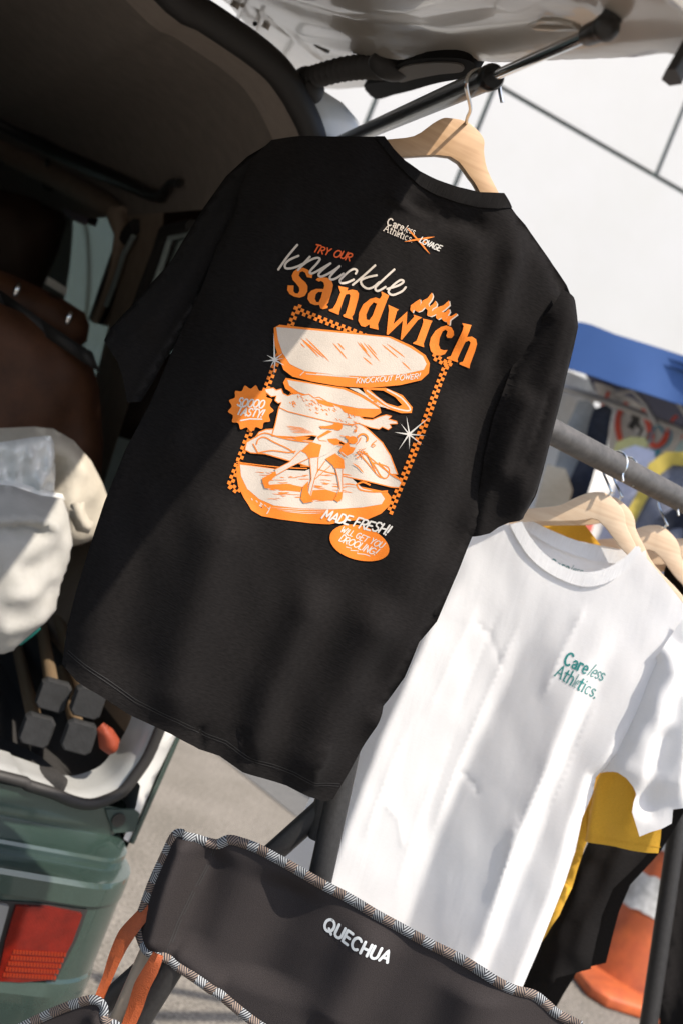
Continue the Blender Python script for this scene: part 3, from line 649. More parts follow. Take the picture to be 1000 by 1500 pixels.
ink(Fq([(358, 938), (488, 865), (497, 905), (420, 972), (432, 1035), (385, 1032), (365, 980)]), 14, 0)
line(E(arc(562, 325, 45, 40, 200, 395, 14)), 2.6, 14, 0)
line(E([(370, 450), (430, 500)]), 1.2, 15, 1); line(E([(355, 470), (410, 515)]), .9, 15, 1)
for pts in ([(470, 550), (520, 585), (570, 640)], [(595, 450), (650, 560), (690, 650)]): line(E(pts), 1.8, 13, 0, taper=True)
for pts in ([(490, 240), (505, 235), (502, 262), (485, 268), (482, 255), (502, 250)], [(690, 345), (655, 370), (640, 395), (660, 405), (680, 388), (665, 378), (645, 388)]): line(E(pts), 1.3, 13, 0)
for i in range(14): 
    x, y = R7.uniform(480, 570), R7.uniform(410, 510); line(E([(x, y), (x + 10, y + R7.uniform(-8, 8)), (x + 22, y + R7.uniform(-8, 8))]), .8, 13, 0)
# top bread
ink(C([(238, 60), (262, 47), (400, 62), (560, 78), (740, 97), (830, 138), (888, 178), (906, 212), (902, 255), (870, 285), (780, 306), (640, 319), (520, 311), (400, 291), (320, 270), (282, 240), (262, 190), (240, 130)]), 12, 0)
ink(C([(248, 57), (400, 70), (560, 86), (730, 101), (820, 145), (876, 182), (892, 215), (880, 240), (800, 258), (640, 270), (500, 262), (370, 246), (310, 216), (275, 165), (256, 110)]), 14, 1)
for a, b in (((355, 105), (430, 185)), ((375, 103), (475, 205)), ((365, 112), (452, 190)), ((352, 125), (372, 146)), ((490, 125), (552, 195)), ((512, 125), (540, 155)), ((595, 120), (655, 190)), ((622, 122), (692, 206)), ((606, 122), (640, 165)), ((700, 130), (770, 190)), ((722, 128), (800, 188)), ((786, 205), (824, 242)), ((620, 185), (660, 220)), ((640, 130), (680, 178))):
    line(C([a, ((a[0] + b[0]) / 2, (a[1] + b[1]) / 2), b]), 1.8, 15, 0, taper=True)
for a, b in (((375, 258), (600, 275)), ((420, 258), (560, 268)), ((350, 265), (368, 248))): line(C([a, b]), 1.1, 14, 1)
caps('KNOCKOUT POWER!', (521, 562), (613.5, 554.5), 7.2, 1.25, 15, 3, wob=.1, slant=.35, track=.16)
# stars
def star(c, rr, layer):
    n = len(rr); pts = []
    for i, (a, r) in enumerate(rr):
        a2 = rr[(i + 1) % n][0] + (360 if i == n - 1 else 0)
        pts += [(c[0] + r * math.cos(rad(a)), c[1] - r * math.sin(rad(a))), (c[0] + 3.0 * math.cos(rad((a + a2) / 2)), c[1] - 3.0 * math.sin(rad((a + a2) / 2)))]
    ink(pts, layer, 3)
star((402.5, 527), [(10, 14), (38, 17), (93, 40), (150, 14), (188, 18), (240, 14), (268, 22), (330, 17)], 17)
star((598, 636), [(42, 38), (98, 27), (128, 21), (172, 22), (236, 28), (268, 22), (318, 23), (355, 22)], 17)
# burst and oval
bc = (367.5, 598.0); pts = []
for i in range(13):
    for a, r in ((0, 34.5), (.5, 28.5)):
        th = 2 * math.pi * (i + a) / 13 + .1; pts.append((bc[0] + r * math.cos(th) * .98, bc[1] + r * math.sin(th)))
ink(smooth(pts, 3), 13, 0)
caps('SOOOO', (347.5, 594.5), (385, 598), 11.5, 2.1, 15, 3, wob=.06, slant=.3, track=.14); caps('TASTY!', (346, 607), (384, 612), 11.5, 2.1, 15, 3, wob=.06, slant=.32, track=.1)
line([(352.5, 616), (366, 613.5), (383.5, 614)], 1.9, 15, 3)
oc = (524.6, 795.0); t0 = rad(16)
ink([(oc[0] + 43.5 * math.cos(a) * math.cos(t0) - 25 * math.sin(a) * math.sin(t0), oc[1] + 43.5 * math.cos(a) * math.sin(t0) + 25 * math.sin(a) * math.cos(t0)) for a in [6.2832 * i / 36 for i in range(36)]], 4, 0)
caps('WILL GET YOU', (497, 779), (556.5, 802.5), 8.6, 1.35, 6, 3, wob=.08, slant=.3, track=.14); caps('DROOLING!', (495.5, 792), (548, 813.5), 10, 1.55, 6, 3, wob=.08, slant=.3, track=.12)
line([(506, 801), (514, 803), (513, 806), (524, 807), (523, 811), (534, 812), (541, 814.5)], 1.1, 6, 3)
caps('MADE FRESH!', (470.5, 759), (565, 783), 13.5, 2.5, 8, 3, wob=.06, slant=.35, track=.12)
INK.build('back_print', [MT['orangeink'], MT['creamink'], MT['redink'], MT['whiteink']], tee, angle=180)

# ---- lettering for the two-line mark: heavy grotesque turning into a thin old-style serif
LOW = {'a': [[(.06, .48), (.16, .6), (.34, .61), (.45, .5), (.46, 0)], [(.46, .34), (.24, .32), (.08, .22), (.08, .08), (.22, .0), (.36, .04), (.46, .14)]], 'r': [[(0, .62), (0, 0)], [(0, .36)] + arc(.22, .4, .22, .22, 160, 50, 5)], 'e': [[(.04, .32), (.54, .32)] + arc(.29, .31, .26, .31, 0, 310, 16)],
       'l': [[(.1, 1), (.1, 0)]], 's': [[(.42, .54), (.26, .63), (.08, .56), (.06, .42), (.22, .33), (.4, .24), (.42, .1), (.26, .0), (.04, .08)]], 't': [[(.2, .88), (.2, .12)] + arc(.32, .12, .12, .12, 180, 290, 4), [(.02, .62), (.42, .62)]],
       'h': [[(.06, 1), (.06, 0)], [(.06, .42)] + arc(.28, .4, .22, .24, 150, 0, 8) + [(.5, 0)]], 'i': [[(.1, .62), (.1, 0)], [(.1, .84), (.1, .88)]], 'c': [arc(.28, .31, .25, .31, 50, 310, 14)], '.': [[(.06, .0), (.06, .05)]], 'C': CAPS['C'], 'A': [[(0, 0), (.36, 1), (.72, 0)], [(.14, .34), (.58, .34)]]}
SER = {'A': [((0, 0), .12), ((.72, 0), .13)], 'h': [((.06, 0), .12), ((.5, 0), .12), ((.0, 1), .06)], 'l': [((.1, 0), .12), ((.05, 1), .06)], 'i': [((.1, 0), .12), ((.05, .62), .06)], 't': [], 'r': []}
LADV = {'C': .78, 'a': .6, 'r': .4, 'e': .6, 'l': .24, 's': .5, 'A': .76, 't': .46, 'h': .6, 'i': .24, 'c': .54, '.': .2}
MARK = [('C', 0, .17, 0, 0, 1.08), ('a', 0, .145, 0, 0, 1.1), ('r', 0, .16, 0, 0, 1.05), ('e', 0, .13, 0, 0, .95), ('l', 0, .07, .3, 0, .9), ('e', 0, .07, .28, 1, .85), ('s', 0, .08, .2, 1, .85), ('s', 0, .10, .1, 1, .95),
        ('A', 1, .10, 0, 1, 1), ('t', 1, .12, 0, 1, 1), ('h', 1, .11, 0, 1, 1), ('l', 1, .05, 0, 1, .55), ('e', 1, .05, 0, 1, .45), ('t', 1, .13, 0, 1, 1), ('i', 1, .10, 0, 1, 1), ('c', 1, .07, 0, 1, .95), ('s', 1, .09, 0, 1, .95), ('.', 1, .12, 0, 0, 1)]
def wordmark(p0, p1, q0, q1, h0, h1):
    """returns (stroke px, width px) for both lines; baselines p0->p1 and q0->q1"""
    out = []
    for row, (a, b, h) in enumerate(((p0, p1, h0), (q0, q1, h1))):
        ls = [m for m in MARK if m[1] == row]; a = np.array(a, float); b = np.array(b, float); L = np.linalg.norm(b - a); ex = (b - a) / L; ey = np.array([ex[1], -ex[0]])
        tot = sum((LADV[m[0]] + .12) * m[5] for m in ls) - .12; sx = L / tot; x = 0
        for c, _, wt, sl, ser, ws in ls:
            f = lambda q: tuple(a + ex * ((x + q[0] * ws) * sx + sl * q[1] * h) + ey * (q[1] * h))
            for st in LOW[c]: out.append(([f(q) for q in (resample(st, .1, False) if len(st) < 6 else st)], wt * h))
            if ser:
                for (sx_, sy_), hw in SER.get(c, []): out.append(([f((sx_ - hw, sy_)), f((sx_, sy_)), f((sx_ + hw, sy_))], .06 * h))
            x += (LADV[c] + .12) * ws
    return out
INK = MB()
for st, w_ in wordmark((565, 329.5), (605.5, 344.5), (560.5, 338.5), (602.5, 356), 10.2, 10.2): line(st, max(w_ * 1.05, .95), 2, 1)
for a, b in (((594, 333.5), (629.5, 372)), ((591, 354.5), (636.5, 346.5))):
    line([a, ((a[0] * 2 + b[0]) / 3, (a[1] * 2 + b[1]) / 3), ((a[0] + 2 * b[0]) / 3, (a[1] + 2 * b[1]) / 3), b], 2.2, 4, 0, taper=True)
caps('LOVAGE', (612.5, 355), (643.5, 367.5), 8.2, 1.5, 5, 3, wob=.06, slant=.25, track=.1); line([(620.5, 354.5), (622.5, 355.5)], 2.0, 7, 0)
INK.build('neck_logo', [MT['orangeink'], MT['creamink'], MT['redink'], MT['whiteink']], tee, angle=180)

# ------------------------------------------------------------------ its wooden hanger
FHG = Frame(660, 215, 1.25, 12, origin=FT.O - FT.N * .030)
hg_px = [(646, 175), (658, 175), (678, 179), (694, 190), (706, 206), (706, 224), (711, 250), (727, 283), (752, 330), (792, 404), (780, 412), (732, 345), (700, 283), (686, 261), (657, 231), (592, 231), (540, 238), (440, 240), (436, 226), (530, 212), (565, 206), (604, 201), (631, 183)]
hanger = thing('wooden_hanger', 'pale wooden hanger hooked over the gas strut, inside the black T-shirt', 'hanger', P(660, 215, 1.26))
mb = MB(); mb.slab(FHG, [FHG.poly(smooth(hg_px, 3))], -.006, .006); mb.build('hanger_body', MT['wood'], hanger, bevel=.0012, weld=1e-5)
# ------------------------------------------------------------------ the van, seen into its open back
from mathutils.bvhtree import BVHTree
VD, VA = 1.15, 30.0                           # how far off the van stands; which way its back faces
def PV(x, y, d): return P(x, y, d * VD)
def FrameV(x, y, d, a): return Frame(x, y, d * VD, a)
class MV(MB):
    def tube(s, pts, r, n=10, mi=0, caps=True): MB.tube(s, pts, [q * VD for q in r] if isinstance(r, (list, tuple)) else r * VD, n, mi, caps)
    def ball(s, c, r, *a, **k): MB.ball(s, c, r * VD, *a, **k)
FV = FrameV(230, 1090, 1.70, VA)
van = thing('parked_van', 'green and white van parked with its tailgate open and its load space full of bags', 'van', (FV.O.x, FV.O.y, 0))
seal_r = [FV.uv(*p) for p in [(256, 0), (296, 23), (335, 49), (372, 75), (402, 101), (421, 126), (436, 152), (455, 194)]]
seal_d = [FV.uv(*p) for p in [(464, 240), (462, 330), (440, 480), (385, 690), (318, 900), (258, 1010), (234, 1064)]]
seal_b = [FV.uv(*p) for p in [(216, 1106), (196, 1136), (178, 1158), (154, 1170), (130, 1176), (104, 1171), (78, 1160), (40, 1148), (0, 1135)]]
u_, v_ = seal_r[0]; b_u, b_v = seal_b[-1]
curve = [(-1.30, v_ + .09), (-.95, v_ + .09), (u_ - .34, v_ + .078), (u_ - .16, v_ + .046)] + seal_r + seal_d + seal_b + [(b_u - .4, b_v - .0), (-1.30, b_v)]
curve = smooth(curve, 3, False)
zg = -FV.O.z
# rubber seal round the opening
mb = MV(); mb.tube([FV.w(u, v, .006) for u, v in curve], [.0085 + .0125 * min(1, max(0, (v - .72) / (v_ - .72))) for u, v in curve], 10); mb.build('door_seal', MT['rubber'], van)
# painted surround of the opening: D-pillar and lower corner
out_r = [FV.uv(*p) for p in [(258, -30), (306, 6), (348, 34), (384, 60), (414, 88), (440, 114), (478, 126), (512, 148), (535, 175), (545, 200), (556, 300), (520, 500), (440, 745), (352, 945), (267, 1084)]]
strip = [FV.uv(*p) for p in [(236, 1147), (196, 1243), (181, 1228), (199, 1180), (205, 1150)]]
in_r = seal_r[0:1] + seal_r[1:] + seal_d + seal_b[:2]
sur = [(-1.30, v_ + .22), (u_ - .30, v_ + .20)] + out_r + strip + in_r[::-1] + [(u_ - .16, v_ + .046), (u_ - .34, v_ + .078), (-1.30, v_ + .09)]
out_full = out_r + strip[:2]
def H_sur(p):
    d, _, _ = segdist(p, out_full); q = 1 - np.clip(d / .035, 0, 1)
    d2, _, _ = segdist(p, seal_r + seal_d); g = np.exp(-((d2 - .030) / .012) ** 2)
    return -.03 * q * q + .008 * g + .004
mb = MV(); V, Fc = fill2d([sur], .02, .02); mb.add([FV.w(u, v, h) for (u, v), h in zip(V, H_sur(V))], Fc, 0, V)
edge = [FV.w(u, v, -.026) for u, v in resample(out_full, .03, False)]
deep = [q - FV.N * 2.9 for q in edge]; n = len(edge)
mb.add(edge + deep, [(i, i + 1, n + i + 1, n + i) for i in range(n - 1)])            # outer side of the body
roof = [FV.w(u, v, -.07) for u, v in [(-1.30, v_ + .22), (u_ - .30, v_ + .20), out_r[0]]]
mb.add(roof + [q - FV.N * 2.9 for q in roof], [(0, 1, 4, 3), (1, 2, 5, 4)])
mb.build('body_shell', MT['vanwhite'], van, weld=1e-4, angle=50)
# inside: one curved skin run forward from the opening; a belt of windows on the right side
cu = np.array(curve); iu = [i for i in range(len(cu))]
z_top, z_belt = 1.74 - FV.O.z, 1.08 - FV.O.z
vt, vb = FV.uv(300, 420)[1], FV.uv(214, 640)[1]
def h_at(px):
    # how far forward along the right side the belt line is seen at image x = px
    a = min([c for c in curve if c[0] > -.6], key=lambda c: abs(c[1] - z_top)); lo, hi = 0.0, 3.2
    for _ in range(40):
        m = (lo + hi) / 2; q = FV.w(a[0], a[1], -m) - CAM
        if 500 + FPX * q.dot(RT) / q.dot(F0) > px: lo = m
        else: hi = m
    return -lo
hA, hB, hC, hD = h_at(300), h_at(226), h_at(168), h_at(96)
hs = [-.006, -.05, -.12, -.2, hA, (hA + hB) / 2, hB, hC, (hC + hD) / 2, hD, hD - .12, -2.75]
print('BELT', hs)
lin, tri, gls, band, flr = MV(), MV(), MV(), MV(), MV(); bvh_v, bvh_f = [], []
for i in range(len(cu) - 1):
    for a, b in zip(hs[:-1], hs[1:]):
        def sh(c, h):
            k = .02 * (1 - math.exp(h / .05)); return FV.w(c[0] + (k if c[0] > -.6 else 0), c[1] + (k * .6 if c[1] > .5 else -k), h)
        q = [sh(cu[i], a), sh(cu[i + 1], a), sh(cu[i + 1], b), sh(cu[i], b)]
        bvh_f.append(tuple(range(len(bvh_v), len(bvh_v) + 4))); bvh_v += q
        vm = (cu[i][1] + cu[i + 1][1]) / 2; um = (cu[i][0] + cu[i + 1][0]) / 2
        if vm > z_top: (band if a >= -.13 else lin).add(q, [(0, 1, 2, 3)])
        elif vm > z_belt and um > -.6 and (hB - .01 < (a + b) / 2 < hA or hD - .01 < (a + b) / 2 < hC): gls.add(q, [(0, 1, 2, 3)])
        elif vm > z_belt: (band if a >= -.12 else tri).add(q, [(0, 1, 2, 3)])
        elif vm < b_v + .09 and a <= -.05: flr.add(q, [(0, 1, 2, 3)])
        else: tri.add(q, [(0, 1, 2, 3)])
BV = BVHTree.FromPolygons(bvh_v, bvh_f)
def shell_depth(px, py, default=2.6):
    D = ray(px, py); r = BV.ray_cast(CAM, D.normalized())
    return (r[0] - CAM).dot(F0) if r[0] is not None else default
lin.build('roof_lining', MT['liner'], van, weld=1e-4, angle=60); tri.build('side_trim', MT['trim'], van, weld=1e-4, angle=50)
band.build('pillar_trim', MT['linerband'], van, weld=1e-4, angle=50); flr.build('boot_lining', MT['carpet'], van, weld=1e-4, angle=50); gls.build('side_window', MT['glass'], van, weld=1e-4)
# left side and front closing walls, with the windscreen
mb = MV(); zt = v_ + .12
mb.add([FV.w(-1.30, b_v - .03, 0), FV.w(-1.30, zt, 0), FV.w(-1.30, zt, -2.75), FV.w(-1.30, b_v - .03, -2.75)], [(0, 1, 2, 3)])
FW = Frame(0, 0, 1, VA, origin=FV.O - FV.N * 2.75)
mb.slab(FW, [[(-1.34, b_v - .3), (.35, b_v - .3), (.35, v_ + .2), (-1.34, v_ + .2)], [(-1.2, z_belt), (-.06, z_belt), (-.12, z_top), (-1.2, z_top + .04)]], -.03, 0)
mb.build('inner_wall', MT['darktrim'], van, smooth_=False)
mb = MV(); mb.slab(FW, [[(-1.2, z_belt), (-.06, z_belt), (-.12, z_top), (-1.2, z_top + .04)]], -.02, -.016); mb.build('windscreen', MT['glass'], van)
mb = MV(); mb.box(FV.w(-.66, z_belt - .12, -2.55), 1.25, .35, .36, FV.X, -FV.N); mb.build('dashboard', MT['dash'], van, bevel=.05, bseg=4)
# tan window surround, dark rubber frames and pillar lining along the side
def on_shell(pts, off=.03): return [P(x, y, shell_depth(x, y) - off) for x, y in pts]
mb = MV(); mb.tube(on_shell([(282, 332), (242, 340), (232, 372), (214, 420), (196, 470), (180, 520)]), .014, 8); mb.tube(on_shell([(284, 340), (250, 348), (240, 380), (222, 430), (206, 476)], .035), .006, 8, 1)
mb.build('window_frame', [MT['rubber'], MT['dash']], van)
mb = MV(); mb.tube(on_shell([(200, 330), (182, 350), (168, 388), (154, 428), (140, 470)], .03), .016, 8); mb.tube(on_shell([(196, 346), (182, 372), (170, 410), (156, 448)], .06), .006, 8, 1); mb.build('window_frame', [MT['rubber'], MT['dash']], van)
mb = MV(); mb.tube(on_shell([(-20, 204), (40, 236), (100, 268), (150, 296), (178, 314)], .05), [.034, .034, .03, .026, .018], 12); mb.build('roof_rail_trim', MT['trim'], van)
mb = MV(); mb.tube(on_shell([(172, 312), (178, 345), (170, 385), (158, 425), (140, 470)], .06), [.026, .016, .012, .010, .010], 10); mb.build('door_pillar', MT['trim'], van)
mb = MV(); mb.tube(on_shell([(-30, 166), (30, 196), (88, 226), (150, 254), (196, 274), (222, 286), (236, 288), (243, 278), (250, 268), (262, 268)], .05), [.017] * 4 + [.014, .013, .012, .009, .008, .008], 10)
mb.build('interior_bar', MT['blackplastic'], van)
mb = MV(); q = on_shell([(70, 236), (69, 252)], .08); mb.tube(q, .005, 8); mb.build('hanging_strap', MT['blackplastic'], van); mb = MV(); c = P(72, 269, shell_depth(72, 269) - .08)
mb.tube([c + RT * (.017 * math.cos(a)) + UP * (.017 * math.sin(a)) for a in [6.2832 * i / 20 for i in range(21)]], .0042, 8, caps=False); mb.build('strap_ring', MT['blackplastic'], van)
mb = MV(); q = on_shell([(96, 305), (130, 320), (126, 331), (92, 316)], .05); mb.add(q + [p - F0 * .002 for p in q], [(0, 1, 2, 3), (4, 5, 6, 7), (0, 1, 5, 4), (1, 2, 6, 5), (2, 3, 7, 6), (3, 0, 4, 7)]); mb.build('windscreen_sticker', MT['sticker'], van, smooth_=False)

# load floor and painted sill
mb = MV(); fz = b_v - .035
mb.add([FV.w(-1.3, fz, -.06), FV.w(.02, fz, -.06), FV.w(-.02, fz, -2.75), FV.w(-1.3, fz, -2.75)], [(0, 1, 2, 3)]); mb.build('load_floor', MT['carpet'], van, smooth_=False)
cb = [c for c in curve if c[1] < b_v + .22]
mb = MV(); n = len(cb); rows = [(0, .0), (.012, -.012), (.016, -.03), (.018, -.06), (.022, -.075)]
vs = []
cen = (-.45, b_v + .25)
for k, h in rows:
    for u, v in cb:
        d = np.array([cen[0] - u, cen[1] - v]); d /= np.linalg.norm(d); vs.append(FV.w(u + d[0] * k * (1 if h > -.09 else 1.5), v + d[1] * k, h))
mb.add(vs, [(r * n + i, r * n + i + 1, (r + 1) * n + i + 1, (r + 1) * n + i) for r in range(len(rows) - 1) for i in range(n - 1)]); mb.build('sill', MT['sillgrey'], van, angle=60)

# tail panel and the two stepped ledges of the bumper, swept round the corner
cx = FV.uv(192, 1240)[0] - .030
def rim(r, out):
    """plan path of the rear, out metres behind the rear plane, turning the corner with radius r"""
    pts = [(-1.35, out), (-.6, out), (cx - r, out)]
    for i in range(1, 9): a = i / 8 * math.pi / 2; pts.append((cx - r + r * math.sin(a), out - r + r * math.cos(a)))
    pts.append((cx, -1.2)); return pts
def zat(px, py, out):
    D = ray(px, py); o = FV.O + FV.N * out; t = (o - CAM).dot(FV.N) / D.dot(FV.N); return (CAM + D * t).z - FV.O.z
prof = [(.004, zat(60, 1160, .004)), (.006, zat(60, 1205, .006)), (.012, zat(60, 1210, .012)), (.072, zat(60, 1236, .072)), (.080, zat(60, 1240, .08)), (.083, zat(60, 1246, .083)), (.083, zat(60, 1252, .083)),
        (.092, zat(60, 1256, .092)), (.140, zat(60, 1276, .14)), (.150, zat(60, 1281, .15)), (.155, zat(60, 1290, .155)), (.157, zat(60, 1318, .157))]
zl1 = prof[-1][1]; zl0 = zat(60, 1440, .157)
prof += [(.150, zl1 - .004), (.150, zl0 + .004), (.157, zl0), (.162, zl0 - .02), (.155, zl0 - .06), (.140, zl0 - .10), (.10, zl0 - .30)]
mb = MV(); vs = []
for o_, z_ in prof:
    for u, h in rim(.02 + o_ * .55, o_): vs.append(FV.w(u + .012 * (o_ > .01), z_, h))
n = len(rim(.1, 0)); mb.add(vs, [(r * n + i, r * n + i + 1, (r + 1) * n + i + 1, (r + 1) * n + i) for r in range(len(prof) - 1) for i in range(n - 1)])
mb.build('bumper', MT['green'], van, angle=22, weld=1e-5)
# outer flank, green below
mb = MV(); fl_ = [(FV.uv(267, 1084)), (FV.uv(196, 1243))]
q = [FV.w(fl_[0][0] + .002, fl_[0][1], -.03), FV.w(fl_[1][0] + .004, fl_[1][1], -.03), FV.w(cx + .01, zl0 - .3, -.1)]
mb.add(q + [p - FV.N * 2.8 for p in q], [(0, 1, 4, 3), (1, 2, 5, 4)]); mb.tube([FV.w(fl_[0][0] + .003, fl_[0][1], -.024), FV.w(fl_[1][0] + .005, fl_[1][1], -.024)], .004, 8)
mb.build('flank', MT['green'], van)
mb = MV(); FL = Frame(0, 0, 1, VA, origin=FV.O + FV.N * .004)
mb.slab(FL, [FL.poly([(154, 1184), (196, 1184), (204, 1190), (196, 1216), (166, 1218), (160, 1204)])], 0, .006); mb.build('bump_stop', MT['darkgreen'], van, bevel=.002)
mb = MV(); c = FL.uv(172, 1198); mb.slab(FL, [[(c[0] + .012 * math.cos(a), c[1] + .012 * math.sin(a)) for a in [6.2832 * i / 16 for i in range(16)]]], .006, .010); mb.build('bolt', MT['blackplastic'], van, bevel=.001)
# tail light: red lens and a clear one left of it, in a dark recess
FT2 = Frame(0, 0, 1, VA, origin=FV.O + FV.N * .150)
mb = MV(); mb.slab(FT2, [FT2.poly([(-160, 1296), (0, 1318), (60, 1322), (128, 1332), (112, 1376), (80, 1438), (0, 1440), (-160, 1428)])], .0005, .003); tl = mb.build('tail_light', MT['rubber'], van)
mb = MV(); mb.slab(FT2, [FT2.poly([(22, 1323), (70, 1325), (119, 1335), (104, 1376), (74, 1430), (30, 1434), (-6, 1432), (6, 1376)])], .003, .010)
mb.build('red_lens', MT['lens'], tl, bevel=.002)
mb = MV()
for r in range(5):
    y = 1386 + r * 8.6
    for c in range(17):
        x = 18 + c * 4.6 - (y - 1386) * .42
        if x + 4 > 112 - (y - 1376) * .52 or x < -2: continue
        yy = y + (x - 18) * .06; mb.slab(FT2, [FT2.poly([(x, yy), (x + 3.4, yy + .2), (x + 2.4, yy + 5.6), (x - 1, yy + 5.4)])], .0095, .0115)
mb.build('lens_ribs', MT['lensrib'], tl, bevel=.0004)
mb = MV(); mb.slab(FT2, [FT2.poly([(-140, 1302), (-4, 1320), (12, 1323), (-2, 1374), (-16, 1430), (-140, 1424)])], .003, .010); mb.build('clear_lens', MT['lensclear'], tl, bevel=.002)
# rear wheel
mb = MV(); wc = FV.w(cx - .10, 0, -.75); wc.z = .31; ax = FV.X
ring_ = [(.20, -.09), (.29, -.10), (.31, -.06), (.31, .06), (.29, .10), (.20, .09)]
vs = []; m_ = 36
for r, o in ring_:
    for k in range(m_): a = 6.2832 * k / m_; vs.append(wc + ax * o + (Vector((0, 0, 1)) * math.sin(a) - FV.N * math.cos(a)) * r)
mb.add(vs, [(j * m_ + k, j * m_ + (k + 1) % m_, (j + 1) * m_ + (k + 1) % m_, (j + 1) * m_ + k) for j in range(5) for k in range(m_)]); wh = mb.build('wheel', MT['rubber'], van)
mb = MV(); mb.tube([wc - ax * .08, wc + ax * .07], .2, 32); mb.build('rim', MT['chrome'], wh)

# ---- tailgate, propped open over us
g0 = PV(308, -14, 1.74); D1 = ray(1000, 100)
Lg = None
N0 = FV.N
# its right edge runs out from the hinge along the van's axis and sinks a little
k = (Vector((D1.x, D1.y)),)
a11, a12, a21, a22 = D1.x, -N0.x, D1.y, -N0.y; bx, by = g0.x - CAM.x, g0.y - CAM.y; det = a11 * a22 - a12 * a21
dd = (bx * a22 - a12 * by) / det; Lg = (a11 * by - a21 * bx) / det
g1 = CAM + D1 * dd
class Plane3:
    def __init__(s, O, X, Y):
        s.O = O; s.X = X.normalized(); s.Nn = X.cross(Y).normalized(); s.Z = s.Nn.cross(s.X).normalized()
        if s.Nn.z > 0: s.Nn = -s.Nn                      # N looks down, towards us
        s.N = s.Nn
    uv = Frame.uv; w = Frame.w; poly = Frame.poly
FG = Plane3(g0, g1 - g0, -FV.X)
sgn = 1 if FG.Z.dot(-FV.X) > 0 else -1
LT = (g1 - g0).length
edge_px = [(318, -2), (345, 28), (382, 80), (412, 104), (440, 127), (470, 136), (505, 139), (545, 137), (575, 132), (600, 125), (630, 115), (660, 106), (700, 101), (760, 101), (830, 102), (900, 101), (1000, 100)]
eg = [FG.uv(*p) for p in edge_px]; ex_u, ex_v = eg[-1]
gate_poly = [(eg[0][0] - .04, eg[0][1])] + eg + [(ex_u + .06, ex_v + .003 * sgn), (ex_u + .10, ex_v + .04 * sgn), (ex_u + .12, 1.15 * sgn), (-.04, 1.15 * sgn)]
tg_folds = [(FG.uv, )]
def px_line(l): return [FG.uv(*p) for p in l]
G_ridges = [(px_line([(440, 60), (520, 72), (640, 84), (760, 72), (900, 58), (1050, 52)]), .007, .014), (px_line([(700, 86), (800, 82), (900, 80), (1000, 80)]), .004, .008), (px_line([(320, -30), (420, 10), (520, 40), (640, 52), (760, 40), (830, 4), (850, -60)]), -.009, .03),
            (px_line([(420, 40), (450, 70), (480, 92), (540, 90)]), .006, .016), (px_line([(372, 10), (410, 44), (436, 62)]), -.006, .012)]
def H_gate(p):
    p = np.atleast_2d(p); h = np.zeros(len(p))
    for ln, a, w in G_ridges: d, _, t = segdist(p, ln); h += a * np.exp(-(d / w) ** 2) * np.clip(np.minimum(t, 1 - t) * 6, 0, 1)
    d, _, _ = segdist(p, eg); q = 1 - np.clip(d / .03, 0, 1); h -= .022 * q * q
    # deep inner panel beyond the frame
    dv = np.clip((np.abs(p[:, 1]) - .17) / .05, 0, 1); du = np.clip((p[:, 0] - .25) / .08, 0, 1) * np.clip((LT - .1 - p[:, 0]) / .08, 0, 1); h -= .02 * dv * du
    return h
tgate = tag(bpy.data.objects.new('tailgate', None)); COL.objects.link(tgate); tgate.parent = van
mb = MV(); V, Fc = fill2d([gate_poly], .010, .009); hh = H_gate(V)
mb.add([FG.w(u, v, h) for (u, v), h in zip(V, hh)], Fc, 0, V); mb.add([FG.w(u, v, -.05) for u, v in V], Fc, 0, V)
lp = resample(gate_poly, .015); n = len(lp); hl = H_gate(np.array(lp))
mb.add([FG.w(u, v, h) for (u, v), h in zip(lp, hl)] + [FG.w(u, v, -.05) for u, v in lp], [(i, (i + 1) % n, n + (i + 1) % n, n + i) for i in range(n)])
mb.build('inner_panel', MT['beige'], tgate, weld=1e-5, angle=60)
def on_gate(pts, h=0.0): return [FG.w(*FG.uv(*p), h) for p in pts]
# grip recess and its dark moulding
mb = MV(); mb.slab(FG, [FG.poly(smooth([(536, 118), (553, 138), (580, 131), (606, 124), (640, 113), (672, 106), (700, 101), (706, 92), (699, 79), (680, 73), (640, 73), (600, 79), (582, 90), (578, 108), (560, 112)], 3))], -.012, .010); mb.build('grip_moulding', mat('matt_black_moulding', (.010, .0095, .009), .95, spec=.04), tgate, bevel=.002)
mb = MV(); mb.slab(FG, [FG.poly(smooth([(586, 102), (588, 92), (604, 84), (640, 79), (676, 79), (686, 86), (680, 92), (650, 96), (614, 104), (592, 110)], 3))], .008, .012); mb.build('grip_recess', mat('grip_trim', (.13, .118, .105), .8, spec=.1), tgate, bevel=.001)
